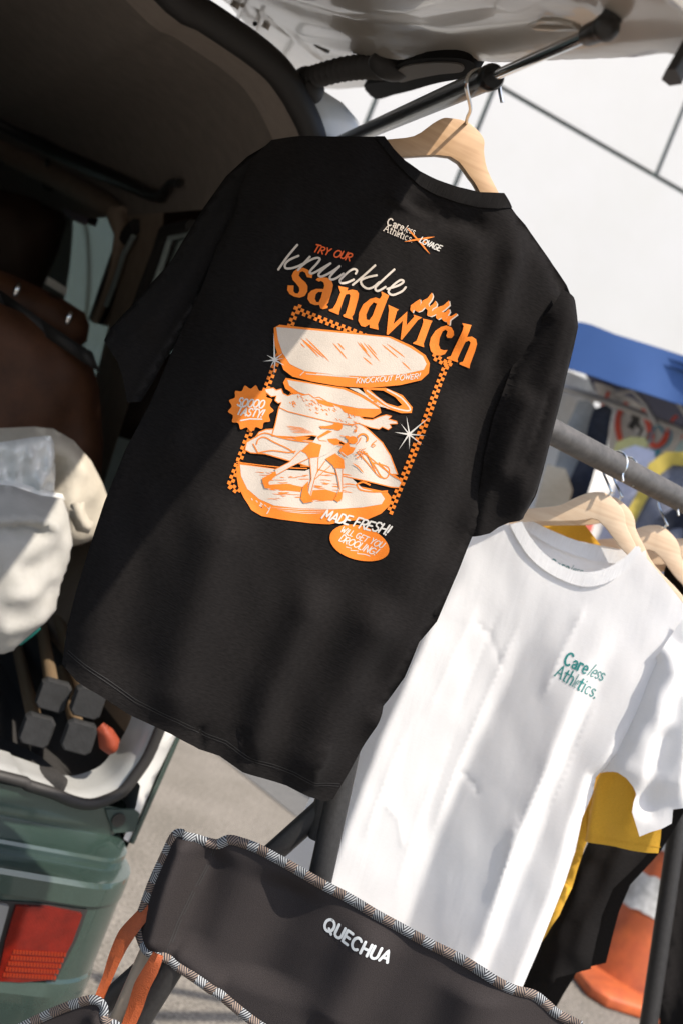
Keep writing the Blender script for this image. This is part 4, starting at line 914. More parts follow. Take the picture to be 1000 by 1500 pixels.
# plug, bracket
mb = MV(); c = FG.uv(472, 69); mb.slab(FG, [[(c[0] + .010 * math.cos(a), c[1] + .010 * math.sin(a)) for a in [6.2832 * i / 18 for i in range(18)]]], -.002, .006); mb.build('plug', MT['beige'], tgate, bevel=.002)
mb = MV(); c = FG.uv(472, 69); mb.tube([FG.w(c[0] + .0125 * math.cos(a), c[1] + .0125 * math.sin(a), .002) for a in [6.2832 * i / 20 for i in range(21)]], .0022, 6, caps=False); mb.build('plug_ring', MT['blackplastic'], tgate)
mb = MV(); mb.tube(on_gate([(344, 40), (352, 20), (358, 6), (361, -4)], .014), .0035, 6); mb.tube(on_gate([(352, 22), (358, 34), (368, 38), (374, 34), (380, 22), (371, 52)], .016), .004, 6); mb.build('hinge_bracket', MT['beige'], tgate)
for x, y, r in ((346, 4, .009), (391, 35, .008), (332, -14, .009)):
    c = FG.uv(x, y); mb = MV(); mb.slab(FG, [[(c[0] + r * math.cos(a), c[1] + r * math.sin(a)) for a in [6.2832 * i / 6 for i in range(6)]]], -.002, .009); mb.build('bolt', MT['beige'], tgate, bevel=.0015)
mb = MV(); mb.slab(FG, [FG.poly([(992, 74), (1000, 58), (1016, 56), (1024, 80), (1004, 84)])], -.002, .022); mb.build('buffer', MT['rubber'], tgate, bevel=.004)
mb = MV(); mb.tube(on_gate([(781, 27), (800, 19), (822, 19), (845, 25), (853, 29), (820, 31), (790, 30), (781, 27)], .006), .002, 6); mb.build('pressing', MT['beige'], tgate)
# corrugated cable boot between body and tailgate
b0, b1 = PV(452, 116, 1.60), PV(560, 98, 1.42); mid = [PV(470, 110, 1.575), PV(500, 102, 1.53), PV(530, 98, 1.48)]
pth = smooth([b0] + mid + [b1], 17, False); pth = [Vector(p) for p in pth]
mb = MV(); mb.tube(pth, [.0115 + .0050 * math.cos(i * 2 * math.pi / 5.0) for i in range(len(pth))], 12); bt = mb.build('cable_boot', MT['rubber'], van, angle=25)
mb = MV(); ax_ = (pth[3] - pth[0]).normalized(); c = PV(450, 122, 1.61)
mb.ball(c, .024, 20, 12, (1, .7, 1)); mb.ball(PV(455, 132, 1.60), .020, 20, 12); mb.build('boot_collar', MT['rubber'], bt)
mb = MV(); mb.ball(PV(568, 98, 1.40), .020, 20, 12, (1.3, .8, .8)); mb.build('boot_plug', MT['rubber'], bt)

# ---- gas strut
s1 = PV(887, 40, 1.0)
D = ray(887, 40); t = (FG.O - CAM).dot(FG.N) / D.dot(FG.N); s1 = CAM + D * (t - .035)
s0 = PV(500, 208, 1.62)
def on_strut(px):
    # the point of the strut's axis seen at image x = px
    lo, hi = 0.0, 1.0
    for _ in range(40):
        m = (lo + hi) / 2; q = s0.lerp(s1, m) - CAM; x = 500 + FPX * q.dot(RT) / q.dot(F0)
        if x < px: lo = m
        else: hi = m
    return s0.lerp(s1, lo)
print('STRUT', [((on_strut(x) - CAM).dot(F0)) for x in (560, 706, 722, 800)], (s1 - CAM).dot(F0))
st = tag(bpy.data.objects.new('gas_strut', None)); COL.objects.link(st); st.parent = van
je = on_strut(722)
mb = MV(); dv = (s1 - s0).normalized(); a_ = on_strut(430)
mb.tube([a_, je - dv * .022, je - dv * .020, je - dv * .004, je], [.0098, .0098, .0108, .0108, .009], 20); mb.build('cylinder', MT['gloss'], st, angle=30)
mb = MV(); mb.tube([je - dv * .01, s1 - dv * .03], .0043, 14); mb.build('rod', MT['chrome'], st)
mb = MV(); mb.tube([s1 - dv * .036, s1 - dv * .034, s1 - dv * .012, s1], [.0055, .0070, .0074, .0076], 14); mb.ball(s1, .0088, 16, 10); mb.tube([s1, s1 + (FG.w(0, 0, 0) - FG.w(0, 0, 1)) * .03], [.0075, .006], 12); mb.build('ball_joint', MT['blackplastic'], st)
mb = MV(); up_ = -FG.N; q = s1 + up_ * .028; mb.tube([q, q + up_ * .004], [.013, .013], 18); mb.build('ball_stud_base', MT['steel'], st)

# hook of the hanger, over the strut
qs = on_strut(708); FHK = Frame(0, 0, 1, 12, origin=qs)
hk = [(682, 182, 0), (684, 172, 0), (688, 163, .15), (688, 154, .3), (685, 140, .7), (682, 124, 1), (685, 112, 1), (692, 105, .8), (704, 102, .3), (716, 107, -.4), (724, 114, -.9), (730, 124, -1), (732, 136, -1), (735, 150, -1)]
hb = FHG.w(*FHG.uv(682, 182), 0); mb = MV(); pts = []
for i, (x, y, k) in enumerate(hk):
    b = FHK.w(*FHK.uv(x, y), .019 * k); w_ = min(1, i / 5.0); D = ray(x, y); dh = (hb - CAM).dot(F0) * (1 - w_) + (b - CAM).dot(F0) * w_
    pts.append(tuple(CAM + D * dh))
mb.tube([Vector(p) for p in smooth(pts, 4, False)], .0018, 8); mb.build('hook', MT['steel'], hanger)
# ------------------------------------------------------------------ what lies in the van
def pillow(fr, poly_px, T, Wd, grid=.012, bumps=.004, seed=1, back=.6, freq=26, extra=(), px=True):
    L = fr.poly(poly_px) if px else poly_px
    hh = make_H(fr, extra, noise=(bumps * .5, freq, 0), seed=seed); ln = list(L) + [L[0]]
    def Hf(p):
        d, _, _ = segdist(p, ln); q = 1 - np.clip(d / Wd, 0, 1); return T * np.sqrt(np.clip(1 - q * q, 0, 1)) + hh(p) * np.clip(d / .02, 0, 1)
    mb = MV(); V, Fc = fill2d([L], grid, grid); d, _, _ = segdist(V, ln); h = Hf(V); h[d < 1e-5] = 0; hb = -back * np.sqrt(np.clip(1 - (1 - np.clip(d / Wd, 0, 1)) ** 2, 0, 1)) * T
    mb.add([fr.w(u, v, q) for (u, v), q in zip(V, h)], Fc, 0, V); mb.add([fr.w(u, v, q) for (u, v), q in zip(V, hb)], [f[::-1] for f in Fc], 0, V)
    return mb, Hf
# seats, seen from behind
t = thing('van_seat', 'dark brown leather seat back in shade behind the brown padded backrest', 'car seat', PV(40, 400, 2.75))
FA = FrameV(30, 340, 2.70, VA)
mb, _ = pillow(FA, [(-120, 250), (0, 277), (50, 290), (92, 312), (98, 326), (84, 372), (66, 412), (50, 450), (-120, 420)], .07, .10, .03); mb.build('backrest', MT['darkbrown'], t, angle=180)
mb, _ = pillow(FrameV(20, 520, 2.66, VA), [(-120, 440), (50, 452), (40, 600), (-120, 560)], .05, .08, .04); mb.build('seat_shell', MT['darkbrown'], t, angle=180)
t = thing('brown_backrest', 'large brown leather backrest with a black strap, standing behind the cream bag', 'car seat', PV(60, 720, 2.1))
FA = FrameV(60, 560, 2.08, VA)
mb, Hb = pillow(FA, [(-160, 380), (0, 444), (60, 470), (110, 500), (134, 528), (146, 570), (152, 650), (146, 740), (120, 800), (-160, 760)], .06, .10, .025); mb.build('back_panel', MT['brown'], t, angle=180)
FA2 = FrameV(60, 430, 2.20, VA)
mb, _ = pillow(FA2, [(-160, 330), (0, 395), (40, 412), (90, 436), (124, 458), (132, 476), (128, 500), (100, 520), (0, 470), (-160, 400)], .05, .06, .025, seed=3); mb.build('top_roll', MT['brown'], t, angle=180)
mb = MV(); q = [PV(-60, 392, 2.06), PV(0, 424, 2.055), PV(60, 466, 2.04), PV(110, 500, 2.04), (PV(136, 516, 2.05))]
for a, b in zip(q[:-1], q[1:]):
    up_ = (RT * .35 - UP * .94); mb.add([a, b, b + up_ * .045, a + up_ * .045, a - F0 * .006, b - F0 * .006, b + up_ * .045 - F0 * .006, a + up_ * .045 - F0 * .006], [(0, 1, 2, 3), (4, 5, 6, 7), (0, 1, 5, 4), (3, 2, 6, 7), (1, 2, 6, 5), (0, 3, 7, 4)])
mb.build('strap', MT['rubber'], t, angle=180)
for x, y in ((25, 425), (101, 466)):
    mb = MV(); mb.ball(PV(x, y, 2.03), .011, 12, 8, (.6, .6, 1.3)); mb.build('stud', MT['chrome'], t)
mb = MV(); FP = FrameV(84, 417, 2.5, VA); mb.slab(FP, [FP.poly([(70, 405), (98, 422), (95, 433), (66, 416)])], -.01, .01); tag(mb.build('paper_pack', MT['paper'], bevel=.002), 'small white paper pack on the dashboard seen above the brown backrest', 'pack')

# cream bag, opened, with a plastic wrapped stack in it; grey sack in front
FC = FrameV(60, 720, 1.80, VA)
mb, Hc = pillow(FC, [(-90, 640), (0, 627), (50, 625), (78, 628), (108, 645), (134, 675), (150, 706), (162, 738), (160, 770), (140, 790), (110, 800), (60, 800), (-90, 800)], .05, .12, .012, .006, seed=8,
                extra=[('ridge', [(-20, 655), (40, 640), (95, 655), (130, 700), (140, 760)], .02, .018), ('ridge', [(-60, 690), (40, 680), (90, 720)], -.03, .03)])
tag(mb.build('cream_bag', MT['canvas'], angle=180), 'wide open cream canvas bag standing behind the off-white sack in the van', 'bag')
FP = FrameV(40, 690, 1.74, 30)
mb, _ = pillow(FP, [(-80, 660), (0, 648), (50, 640), (74, 638), (80, 650), (82, 690), (80, 722), (60, 726), (-80, 720)], .022, .02, .007, .007, seed=14, freq=60)
tag(mb.build('wrapped_stack', MT['plastic'], angle=180), 'stack of white cloth wrapped in shiny clear plastic inside the cream bag', 'package')
mb, _ = pillow(FrameV(60, 715, 1.73, 30), [(-60, 700), (20, 705), (60, 716), (92, 724), (96, 732), (60, 734), (-60, 730)], .015, .02, .008, .004, seed=15)
tag(mb.build('white_cloth', MT['plastic'], angle=180), 'crumpled white sheet lying over the rim of the off-white sack', 'cloth')
mb, _ = pillow(FrameV(115, 750, 1.72, VA), [(104, 736), (124, 735), (126, 750), (132, 762), (140, 766), (130, 782), (112, 778), (102, 756)], .02, .02, .008, .003, seed=16)
tag(mb.build('white_pouch', MT['canvas'], angle=180), 'small cream pouch tucked beside the off-white sack, touching the black T-shirt', 'pouch')
FK = FrameV(40, 840, 1.66, 30)
mb, Hk = pillow(FK, [(-120, 700), (-20, 708), (20, 712), (60, 726), (92, 730), (100, 752), (106, 790), (100, 820), (90, 850), (82, 890), (62, 912), (34, 935), (16, 952), (-10, 958), (-120, 930)], .09, .12, .010, .003, seed=21,
                extra=[('ridge', [(-40, 752), (20, 746), (60, 752), (80, 770)], .018, .010), ('ridge', [(-40, 762), (20, 760), (60, 766)], -.016, .008), ('ridge', [(80, 820), (40, 850), (-20, 856)], .010, .014), ('ridge', [(90, 790), (50, 800), (10, 830)], -.008, .014), ('ridge', [(70, 890), (30, 900), (-20, 905)], .01, .014), ('peak', [(96, 745), (70, 800), (56, 870)], -.008, .010), ('peak', [(30, 720), (24, 790), (6, 860)], .007, .010), ('peak', [(-10, 800), (30, 815), (80, 806)], -.006, .008)])
ob = tag(mb.build('white_sack', MT['greysack'], angle=180), 'bulging off-white cloth sack with a teal seam in the van', 'sack')
mb = MV(); lnp = [FK.uv(*p) for p in [(24, 938), (40, 927), (54, 914)]]
mb.tube([FK.w(u, v, float(Hk(np.array([[u, v]]))[0]) * .25 + .012) for u, v in smooth(lnp, 4, False)], .004, 8); mb.build('seam_tape', MT['tealtrim'], ob)

# folding wooden stool lying with its four rubber feet towards us
FOOTM = mat('foot_rubber', (.017, .0175, .019), .8, vary=.3, vscale=60, bump=.3, bscale=150)
t = thing('folded_stool', 'folded wooden stool lying in the van, four dark rubber feet towards the camera', 'stool', PV(90, 1090, 1.72))
for (fx, fy, d, lx, ly) in ((79, 1020, 1.70, 58, 895), (130, 1030, 1.69, 76, 880), (55, 1071, 1.685, 22, 930), (117, 1081, 1.675, 82, 940)):
    a, b = PV(fx, fy, d), PV(lx, ly, d + .80); dv = (b - a).normalized()
    mb = MV(); mb.tube([a + dv * .01, b], .0115, 12); lg = mb.build('leg', MT['dowel'], t)
    ux = (RT - dv * RT.dot(dv)).normalized(); uy = dv.cross(ux); th = rad(20); s_ = .0262; c_ = .0075
    oc_ = [(-s_ + c_, -s_), (s_ - c_, -s_), (s_, -s_ + c_), (s_, s_ - c_), (s_ - c_, s_), (-s_ + c_, s_), (-s_, s_ - c_), (-s_, -s_ + c_)]
    rot = lambda x, y: ux * (x * math.cos(th) - y * math.sin(th)) + uy * (x * math.sin(th) + y * math.cos(th))
    vs = [a + rot(x * k, y * k) + dv * z for k, z in ((.9, -.004), (1, 0), (1, .022), (.7, .034)) for x, y in oc_]
    mb = MV(); mb.add(vs, [tuple(range(8))[::-1]] + [(r * 8 + i, r * 8 + (i + 1) % 8, r * 8 + 8 + (i + 1) % 8, r * 8 + 8 + i) for r in range(3) for i in range(8)] + [tuple(range(24, 32))])
    mb.build('foot', FOOTM, lg, angle=35)
mb, _ = pillow(FrameV(155, 1085, 1.69, 30), [(142, 1068), (152, 1058), (166, 1068), (176, 1084), (172, 1098), (160, 1106), (146, 1096)], .02, .02, .006, .002, seed=2)
tag(mb.build('red_pouch', MT['redcloth'], angle=180), 'small red cloth bundle beside the stool feet at the sill', 'pouch')
FM = FrameV(40, 1110, 1.66, VA)
mb = MV(); c0 = [PV(-60, 1050, 1.80), PV(10, 1082, 1.78), PV(60, 1100, 1.72), PV(104, 1140, 1.66), PV(96, 1148, 1.645), PV(40, 1140, 1.66), PV(0, 1126, 1.67), PV(-60, 1106, 1.68)]
top = c0; bot = [p - Vector((0, 0, .03)) for p in c0]; n = len(c0)
mb.add(top + bot, [tuple(range(n)), tuple(range(n, 2 * n))[::-1]] + [(i, (i + 1) % n, n + (i + 1) % n, n + i) for i in range(n)])
tag(mb.build('folded_mat', MT['carpet'], bevel=.008, bseg=3), 'folded dark grey carpet mat lying at the van sill', 'mat')
# ------------------------------------------------------------------ clothes rack
BD = Vector((math.cos(rad(38)), math.sin(rad(38)), 0)); B0 = P(915, 689, 1.62)
def on_bar(px):
    D = ray(px, 0) if False else None
    lo, hi = -1.5, 3.0
    for _ in range(50):
        m = (lo + hi) / 2; q = B0 + BD * m - CAM; x = 500 + FPX * q.dot(RT) / q.dot(F0)
        if x < px: lo = m
        else: hi = m
    return B0 + BD * lo
bl = on_bar(628); br = B0 + BD * 1.05
rack = thing('clothes_rack', 'grey steel tube clothes rack on black splayed legs, hung with T-shirts beside the van', 'clothes rack', (B0.x, B0.y, 0))
mb = MB(); mb.tube([bl, br], .0175, 28); mb.build('bar', MT['rackgrey'], rack, angle=60)
lp = P(466, 1288, 1.37); dv = lp - bl; foot = bl + dv * (bl.z / (bl.z - lp.z))
fork = bl.lerp(lp, (1.0 - .19))
fk = P(482, 1176, 1.385); br_foot = P(386, 1262, 1.40); bd = br_foot - fk; br_foot = fk + bd * ((fk.z) / (fk.z - br_foot.z))
mb = MB(); mb.tube([bl + Vector((0, 0, .02)), foot], .0150, 18); mb.build('leg', MT['rackblack'], rack)
mb = MB(); mb.tube([fk + (bl - lp).normalized() * .03, fk + bd * .08, br_foot], [.013, .0135, .0135], 16); mb.build('leg', MT['rackblack'], rack)
mb = MB(); mb.tube([fk + (bl - lp).normalized() * .05, fk, fk + (lp - bl).normalized() * .045], [.016, .0185, .0165], 18); mb.build('leg_joint', MT['rackblack'], rack)
ra, rb = P(996, 1180, 1.95), P(948, 1510, 1.95)
ra_t = ra + (ra - rb).normalized() * .55; rfo = ra + (rb - ra) * (ra.z / (ra.z - rb.z))
mb = MB(); mb.tube([ra_t, rfo], .0155, 16); mb.build('leg', MT['rackblack'], rack)
top_r = B0 + BD * 1.0; mb = MB(); mb.tube([top_r, ra_t], .0155, 16); mb.build('upright', MT['rackblack'], rack)

# ------------------------------------------------------------------ hangers on the rack
FWT = Frame(760, 1000, 1.60, -12)
whg = [(775, 745), (800, 743), (820, 740), (841, 730), (859, 723), (874, 721), (889, 724), (907, 741), (914, 756), (916, 770), (928, 795), (944, 824), (985, 868), (978, 878), (930, 832), (919, 814), (907, 801), (875, 762), (844, 763), (775, 764), (700, 764), (696, 750)]
def make_hanger(label, dpx, group, a=-12, depth=1.60, wood='woodpale'):
    """hanger traced at the front of the rack, then stood further along the bar"""
    fr0 = Frame(880, 740, 1.57, a, origin=FWT.O - FWT.N * .030)
    pl = smooth(fr0.poly(whg), 3)
    t = thing('wooden_hanger', label, 'hanger', fr0.O, group)
    mb = MB(); mb.slab(fr0, [pl], -.0065, .0065); mb.build('hanger_body', MT[wood], t, bevel=.0012, weld=1e-5)
    # hook: a wire rising from the apex and over the bar
    ap = fr0.w(*fr0.uv(890, 727), 0); q = on_bar(903)
    rr = .0205; hh = q; e1 = (fr0.X - BD * fr0.X.dot(BD)).normalized(); e2 = Vector((0, 0, 1))
    pts = [ap, ap + e2 * .008 + e1 * .002]
    base = q - e1 * .004
    pts += [ap.lerp(base - e2 * rr * 1.5 + e1 * .004, .55) + e1 * .006, base - e2 * rr * 1.15 - e1 * rr * .2]
    pts += [base + e1 * (rr * math.cos(rad(b))) * -1 + e2 * rr * math.sin(rad(b)) for b in (-42, -10, 25, 60, 90, 120, 150, 178, 205)]
    pts += [base + e1 * (rr + .004) - e2 * (rr * .9)]
    mb = MB(); mb.tube([Vector(p) for p in smooth([tuple(p) for p in pts], 3, False)], .0017, 8); mb.build('hook', MT['steel'], t)
    return t
GH = 'wooden hangers along the clothes rack'
h1 = make_hanger('frontmost pale wooden hanger on the rack, carrying the white T-shirt', 0, GH)
copy_thing(h1, BD * .045 + Vector((-.012, .006, .002)), 'pale wooden hanger close behind the one with the white T-shirt, carrying the mustard T-shirt', GH)
copy_thing(h1, BD * .150 + Vector((0, .01, -.006)), 'third wooden hanger on the rack, carrying the black T-shirt with its shoulder showing', GH)
copy_thing(h1, BD * .225 + Vector((0, .012, -.006)), 'fourth wooden hanger on the rack, only its bare shoulder seen at the photo edge', GH)
copy_thing(h1, BD * .275 + Vector((0, .012, -.004)), 'rearmost wooden hanger on the rack, cut off by the right photo edge', GH)

# ------------------------------------------------------------------ white T-shirt, front towards us
wt = thing('white_t_shirt', 'white T-shirt with small teal two-line lettering on its chest, frontmost on the rack', 'T-shirt', P(640, 1400, 1.58))
wbody = [(748, 770), (764, 784), (782, 808), (804, 827), (829, 842), (854, 848), (879, 846), (900, 837), (918, 820), (934, 803), (962, 836), (1000, 884), (1040, 930), (1075, 990), (1060, 1060), (1025, 1090), (960, 1075), (925, 1090), (900, 1120),
         (878, 1132), (872, 1140), (868, 1162), (852, 1200), (842, 1250), (826, 1300), (806, 1350), (786, 1400), (768, 1440), (748, 1490), (700, 1500), (600, 1470), (520, 1400), (450, 1330), (404, 1272), (420, 1230), (452, 1160), (500, 1060), (560, 960), (610, 880), (650, 800), (700, 760)]
wl_edge = [(650, 800), (560, 960), (500, 1060), (452, 1160), (404, 1272)]
wr_edge = [(900, 1120), (872, 1140), (852, 1200), (826, 1300), (786, 1400), (748, 1490)]
wlines = [[(690, 770), (650, 800), (560, 960), (500, 1060), (452, 1160), (404, 1272), (380, 1330)], [(715, 800), (640, 900), (560, 1080), (505, 1230), (470, 1330), (440, 1420)], [(826, 865), (772, 935), (722, 1040), (682, 1120), (640, 1225), (600, 1340), (562, 1440)],
          [(925, 832), (884, 920), (836, 1030), (788, 1150), (730, 1300), (680, 1440)], [(952, 850), (902, 945), (856, 1050), (808, 1170), (748, 1320), (700, 1450)], [(1010, 900), (958, 1000), (902, 1080), (860, 1190), (812, 1330), (762, 1460)], [(1070, 950), (930, 1100), (874, 1150), (828, 1300), (770, 1450), (748, 1500)]]
wf = [('peak', [(760, 1180), (735, 1290), (700, 1400)], .004, .010), ('peak', [(700, 880), (650, 990), (620, 1060)], .0018, .010), ('peak', [(736, 880), (704, 960), (660, 1060)], -.0016, .009), ('peak', [(640, 1120), (600, 1230), (570, 1330)], .002, .012), ('peak', [(670, 1060), (640, 1150), (610, 1240)], -.0016, .012),
    ('peak', [(690, 905), (716, 930), (738, 990)], -.0012, .006), ('peak', [(560, 1170), (582, 1200), (590, 1250)], .0015, .006), ('peak', [(770, 890), (716, 1010), (668, 1120), (620, 1250)], .0028, .007), ('peak', [(600, 1060), (566, 1140), (530, 1240)], .0022, .007), ('peak', [(820, 1080), (770, 1190), (716, 1330)], .003, .007), ('peak', [(880, 1010), (840, 1100), (800, 1200)], .0025, .007), ('peak', [(860, 880), (820, 960), (790, 1030)], .0025, .007), ('peak', [(664, 1128), (690, 1150), (700, 1170)], -.0012, .005)]
H_w = make_H(FWT, wf, [(wr_edge, .02, .02)], noise=(.00018, 34, 0), seed=12, base=pleats(FWT, wlines, [-.042, .018, -.024, .017, .003, .015, -.012], top=0))
mb = MB(); cloth(mb, FWT, [wbody], H_w, .006); cloth(mb, FWT, [[(700, 760), (748, 770), (930, 806), (1040, 990), (860, 1120), (720, 1480), (600, 1470), (420, 1272), (570, 960)]], lambda p: np.full(len(p), -.075), .05)
mb.build('body', MT['whitecloth'], wt, angle=180)
# collar: front rib, back rib and the inside of the back
mb = MB()
cf_in = [(764, 764), (772, 780), (788, 802), (808, 820), (832, 833), (856, 838), (880, 835), (900, 826), (918, 813), (930, 800)]
cf_out = [(938, 803), (922, 828), (902, 846), (878, 857), (852, 859), (826, 851), (798, 836), (774, 815), (756, 788), (746, 768)]
cloth(mb, FWT, [smooth(cf_in, 3, False) + smooth(cf_out, 3, False)], lambda p: H_w(p) + .0035, .004)
mb.build('collar', MT['whiterib'], wt, angle=180)
FBK = Frame(850, 800, 1.585, -12, origin=FWT.O - FWT.N * .055)
H_bk = lambda p: .012 * np.sin(p[:, 0] * 14) * 0
mb = MB(); cloth(mb, FBK, [[(752, 757), (772, 760), (800, 774), (830, 787), (860, 797), (884, 803), (905, 806), (935, 800), (940, 812), (905, 826), (870, 822), (838, 813), (806, 800), (776, 782), (758, 768)]], lambda p: np.full(len(p), .004), .008); mb.build('back_collar', MT['whiterib'], wt, angle=180)
mb = MB(); cloth(mb, FBK, [[(740, 764), (776, 780), (806, 798), (838, 811), (870, 820), (905, 824), (945, 806), (960, 900), (860, 930), (760, 880)]], lambda p: np.zeros(len(p)), .02); mb.build('back_inside', MT['whitecloth'], wt, angle=180)
mb = MB(); _T = FT; _H = H_tee
def surf_marks(fr, H, strokes, mi, lift=.0006):
    for i, (st, w_) in enumerate(strokes):
        wd = w_ * (fr.O - CAM).dot(F0) / FPX
        ribbon(mb, fr, H, st, wd, lift + .000006 * i, mi, step=.003)
        if w_ > 1.2:
            for q in (st[0], st[-1]):
                c = fr.uv(*q); V = [(c[0] + wd / 2 * math.cos(a * .785), c[1] + wd / 2 * math.sin(a * .785)) for a in range(8)]
                mb.add([fr.w(u, v, z) for (u, v), z in zip(V, H(np.array(V)) + lift + .000006 * i + .000003)], [tuple(range(8))], mi, V, grad_n(fr, H, V))
surf_marks(FBK, lambda p: np.zeros(len(p)), wordmark((804, 828), (852, 842), (800, 840), (848, 856), 10, 9), 0)
mb.build('neck_label', MT['greenink'], wt, angle=180)
mb = MB(); surf_marks(FWT, H_w, wordmark((824.5, 972), (881, 997.5), (811.5, 989.5), (871, 1023), 18.5, 19), 0); mb.build('chest_lettering', MT['greenink'], wt, angle=180)
# sleeve hanging at the right
FWS = Frame(960, 1080, 1.47, -12, origin=FWT.O + FWT.N * .006)
wsl = [(1000, 905), (1050, 930), (1100, 1000), (1090, 1120), (1040, 1200), (1000, 1183), (985, 1186), (983, 1206), (968, 1214), (952, 1219), (936, 1226), (930, 1206), (925, 1190), (927, 1176), (931, 1164), (928, 1154), (923, 1147), (916, 1138), (910, 1134), (903, 1130), (896, 1130), (888, 1132), (878, 1136), (872, 1138), (888, 1105), (908, 1065), (930, 1020), (955, 970)]
H_ws = make_H(FWS, [('saw', [(1000, 940), (960, 1050), (938, 1130), (930, 1170)], .018, .024), ('saw', [(1050, 960), (1000, 1080), (985, 1190)], .016, .024), ('ridge', [(975, 1050), (955, 1130), (948, 1210)], -.010, .014)],
              [([(955, 970), (930, 1020), (888, 1105), (872, 1138)], .035, .03)], noise=(.0009, 34, 0), seed=31)
mb = MB(); cloth(mb, FWS, [wsl], H_ws, .006); cloth(mb, FWS, [[(1000, 905), (1100, 1000), (1040, 1200), (985, 1180), (945, 1195), (910, 1120), (930, 1020)]], lambda p: np.full(len(p), -.035), .03); mb.build('sleeve', MT['whitecloth'], wt, angle=180)

# ------------------------------------------------------------------ mustard and black T-shirts behind it
FY = Frame(860, 1180, 1.70, -30)
yt = thing('mustard_t_shirt', 'mustard yellow T-shirt showing behind the white T-shirt on the rack', 'T-shirt', P(800, 1370, 1.7))
ybody = [(776, 764), (846, 768), (900, 830), (960, 900), (940, 1060), (880, 1200), (868, 1222), (852, 1262), (840, 1300), (822, 1340), (800, 1370), (780, 1395), (700, 1380), (640, 1300), (720, 1000), (760, 830)]
H_y = make_H(FY, [('saw', [(900, 1150), (860, 1230), (826, 1310), (796, 1380)], .02, .02), ('ridge', [(852, 1240), (836, 1262), (824, 1300)], -.014, .012)], noise=(.001, 30, 0), seed=5)
mb = MB(); cloth(mb, FY, [ybody], H_y, .012); mb.build('body', MT['yellowcloth'], yt, angle=180)
FYS = Frame(900, 1190, 1.62, -36)
ysl = [(950, 1000), (1010, 1020), (1000, 1140), (968, 1210), (966, 1230), (963, 1250), (945, 1249), (925, 1246), (900, 1240), (872, 1236), (848, 1232), (846, 1228), (852, 1190), (868, 1140), (900, 1080)]
H_ys = make_H(FYS, [('saw', [(960, 1090), (930, 1160), (915, 1240)], .014, .02), ('ridge', [(885, 1110), (870, 1180), (866, 1240)], .01, .014)], [([(900, 1080), (868, 1140), (846, 1228)], .03, .02)], noise=(.0008, 34, 0), seed=6)
mb = MB(); cloth(mb, FYS, [ysl], H_ys, .007); ribbon(mb, FYS, H_ys, [(853, 1225), (900, 1231), (966, 1241)], .0012, .0006); mb.build('sleeve', MT['yellowcloth'], yt, angle=180)
FYC = Frame(820, 785, 1.585, -12, origin=FWT.O - FWT.N * .10)
mb = MB(); cloth(mb, FYC, [[(770, 758), (852, 764), (880, 800), (900, 840), (780, 830)]], lambda p: .004 * np.sin(p[:, 0] * 90), .008); mb.build('collar', MT['yellowcloth'], yt, angle=180)
bt_ = thing('plain_black_t_shirt', 'plain black T-shirt on the rack between the mustard T-shirt and the orange cone', 'T-shirt', P(800, 1440, 1.8))
FB2 = Frame(840, 1330, 1.80, -34)
bb = [(960, 850), (1040, 920), (1010, 1150), (950, 1250), (940, 1262), (905, 1300), (888, 1340), (880, 1370), (868, 1418), (826, 1428), (820, 1440), (806, 1462), (796, 1480), (780, 1510), (740, 1520), (740, 1440), (770, 1400), (800, 1368), (826, 1336), (846, 1290), (860, 1250), (900, 1100), (930, 950)]
H_b2 = make_H(FB2, [('ridge', [(905, 1200), (862, 1300), (836, 1380), (806, 1490)], .035, .024), ('ridge', [(940, 1200), (900, 1290), (872, 1350), (846, 1440)], .028, .020), ('ridge', [(880, 1220), (840, 1310), (800, 1400), (760, 1500)], .02, .022)], noise=(.001, 30, 0), seed=7)
mb = MB(); cloth(mb, FB2, [bb], H_b2, .006); cloth(mb, FB2, [bb], lambda p: np.full(len(p), -.06), .05); mb.build('body', MT['blackcloth'], bt_, angle=180)
mb = MB(); FB3 = Frame(985, 850, 1.78, -30); H3 = make_H(FB3, [], [([(964, 838), (1000, 880), (1060, 960)], .02, .02)], seed=3)
cloth(mb, FB3, [[(978, 823), (990, 834), (1030, 880), (1080, 950), (1060, 1000), (1000, 900), (966, 852), (968, 838)]], H3, .008); mb.build('shoulder', MT['blackcloth'], bt_, angle=180)
b3 = thing('black_garment', 'black garment hanging at the right photo edge behind the rack leg', 'garment', P(1000, 1500, 2.0))
FB4 = Frame(1010, 1340, 2.02, -30)
mb = MB(); H4 = make_H(FB4, [('saw', [(1000, 1180), (985, 1340), (968, 1520)], .03, .03), ('saw', [(1040, 1180), (1020, 1340), (1000, 1520)], .03, .03)], noise=(.0012, 24, 0), seed=8)
cloth(mb, FB4, [[(994, 1120), (1150, 1150), (1120, 1560), (960, 1560), (974, 1440), (988, 1320), (996, 1210)]], H4, .014); mb.build('body', MT['blackcloth'], b3, angle=180)

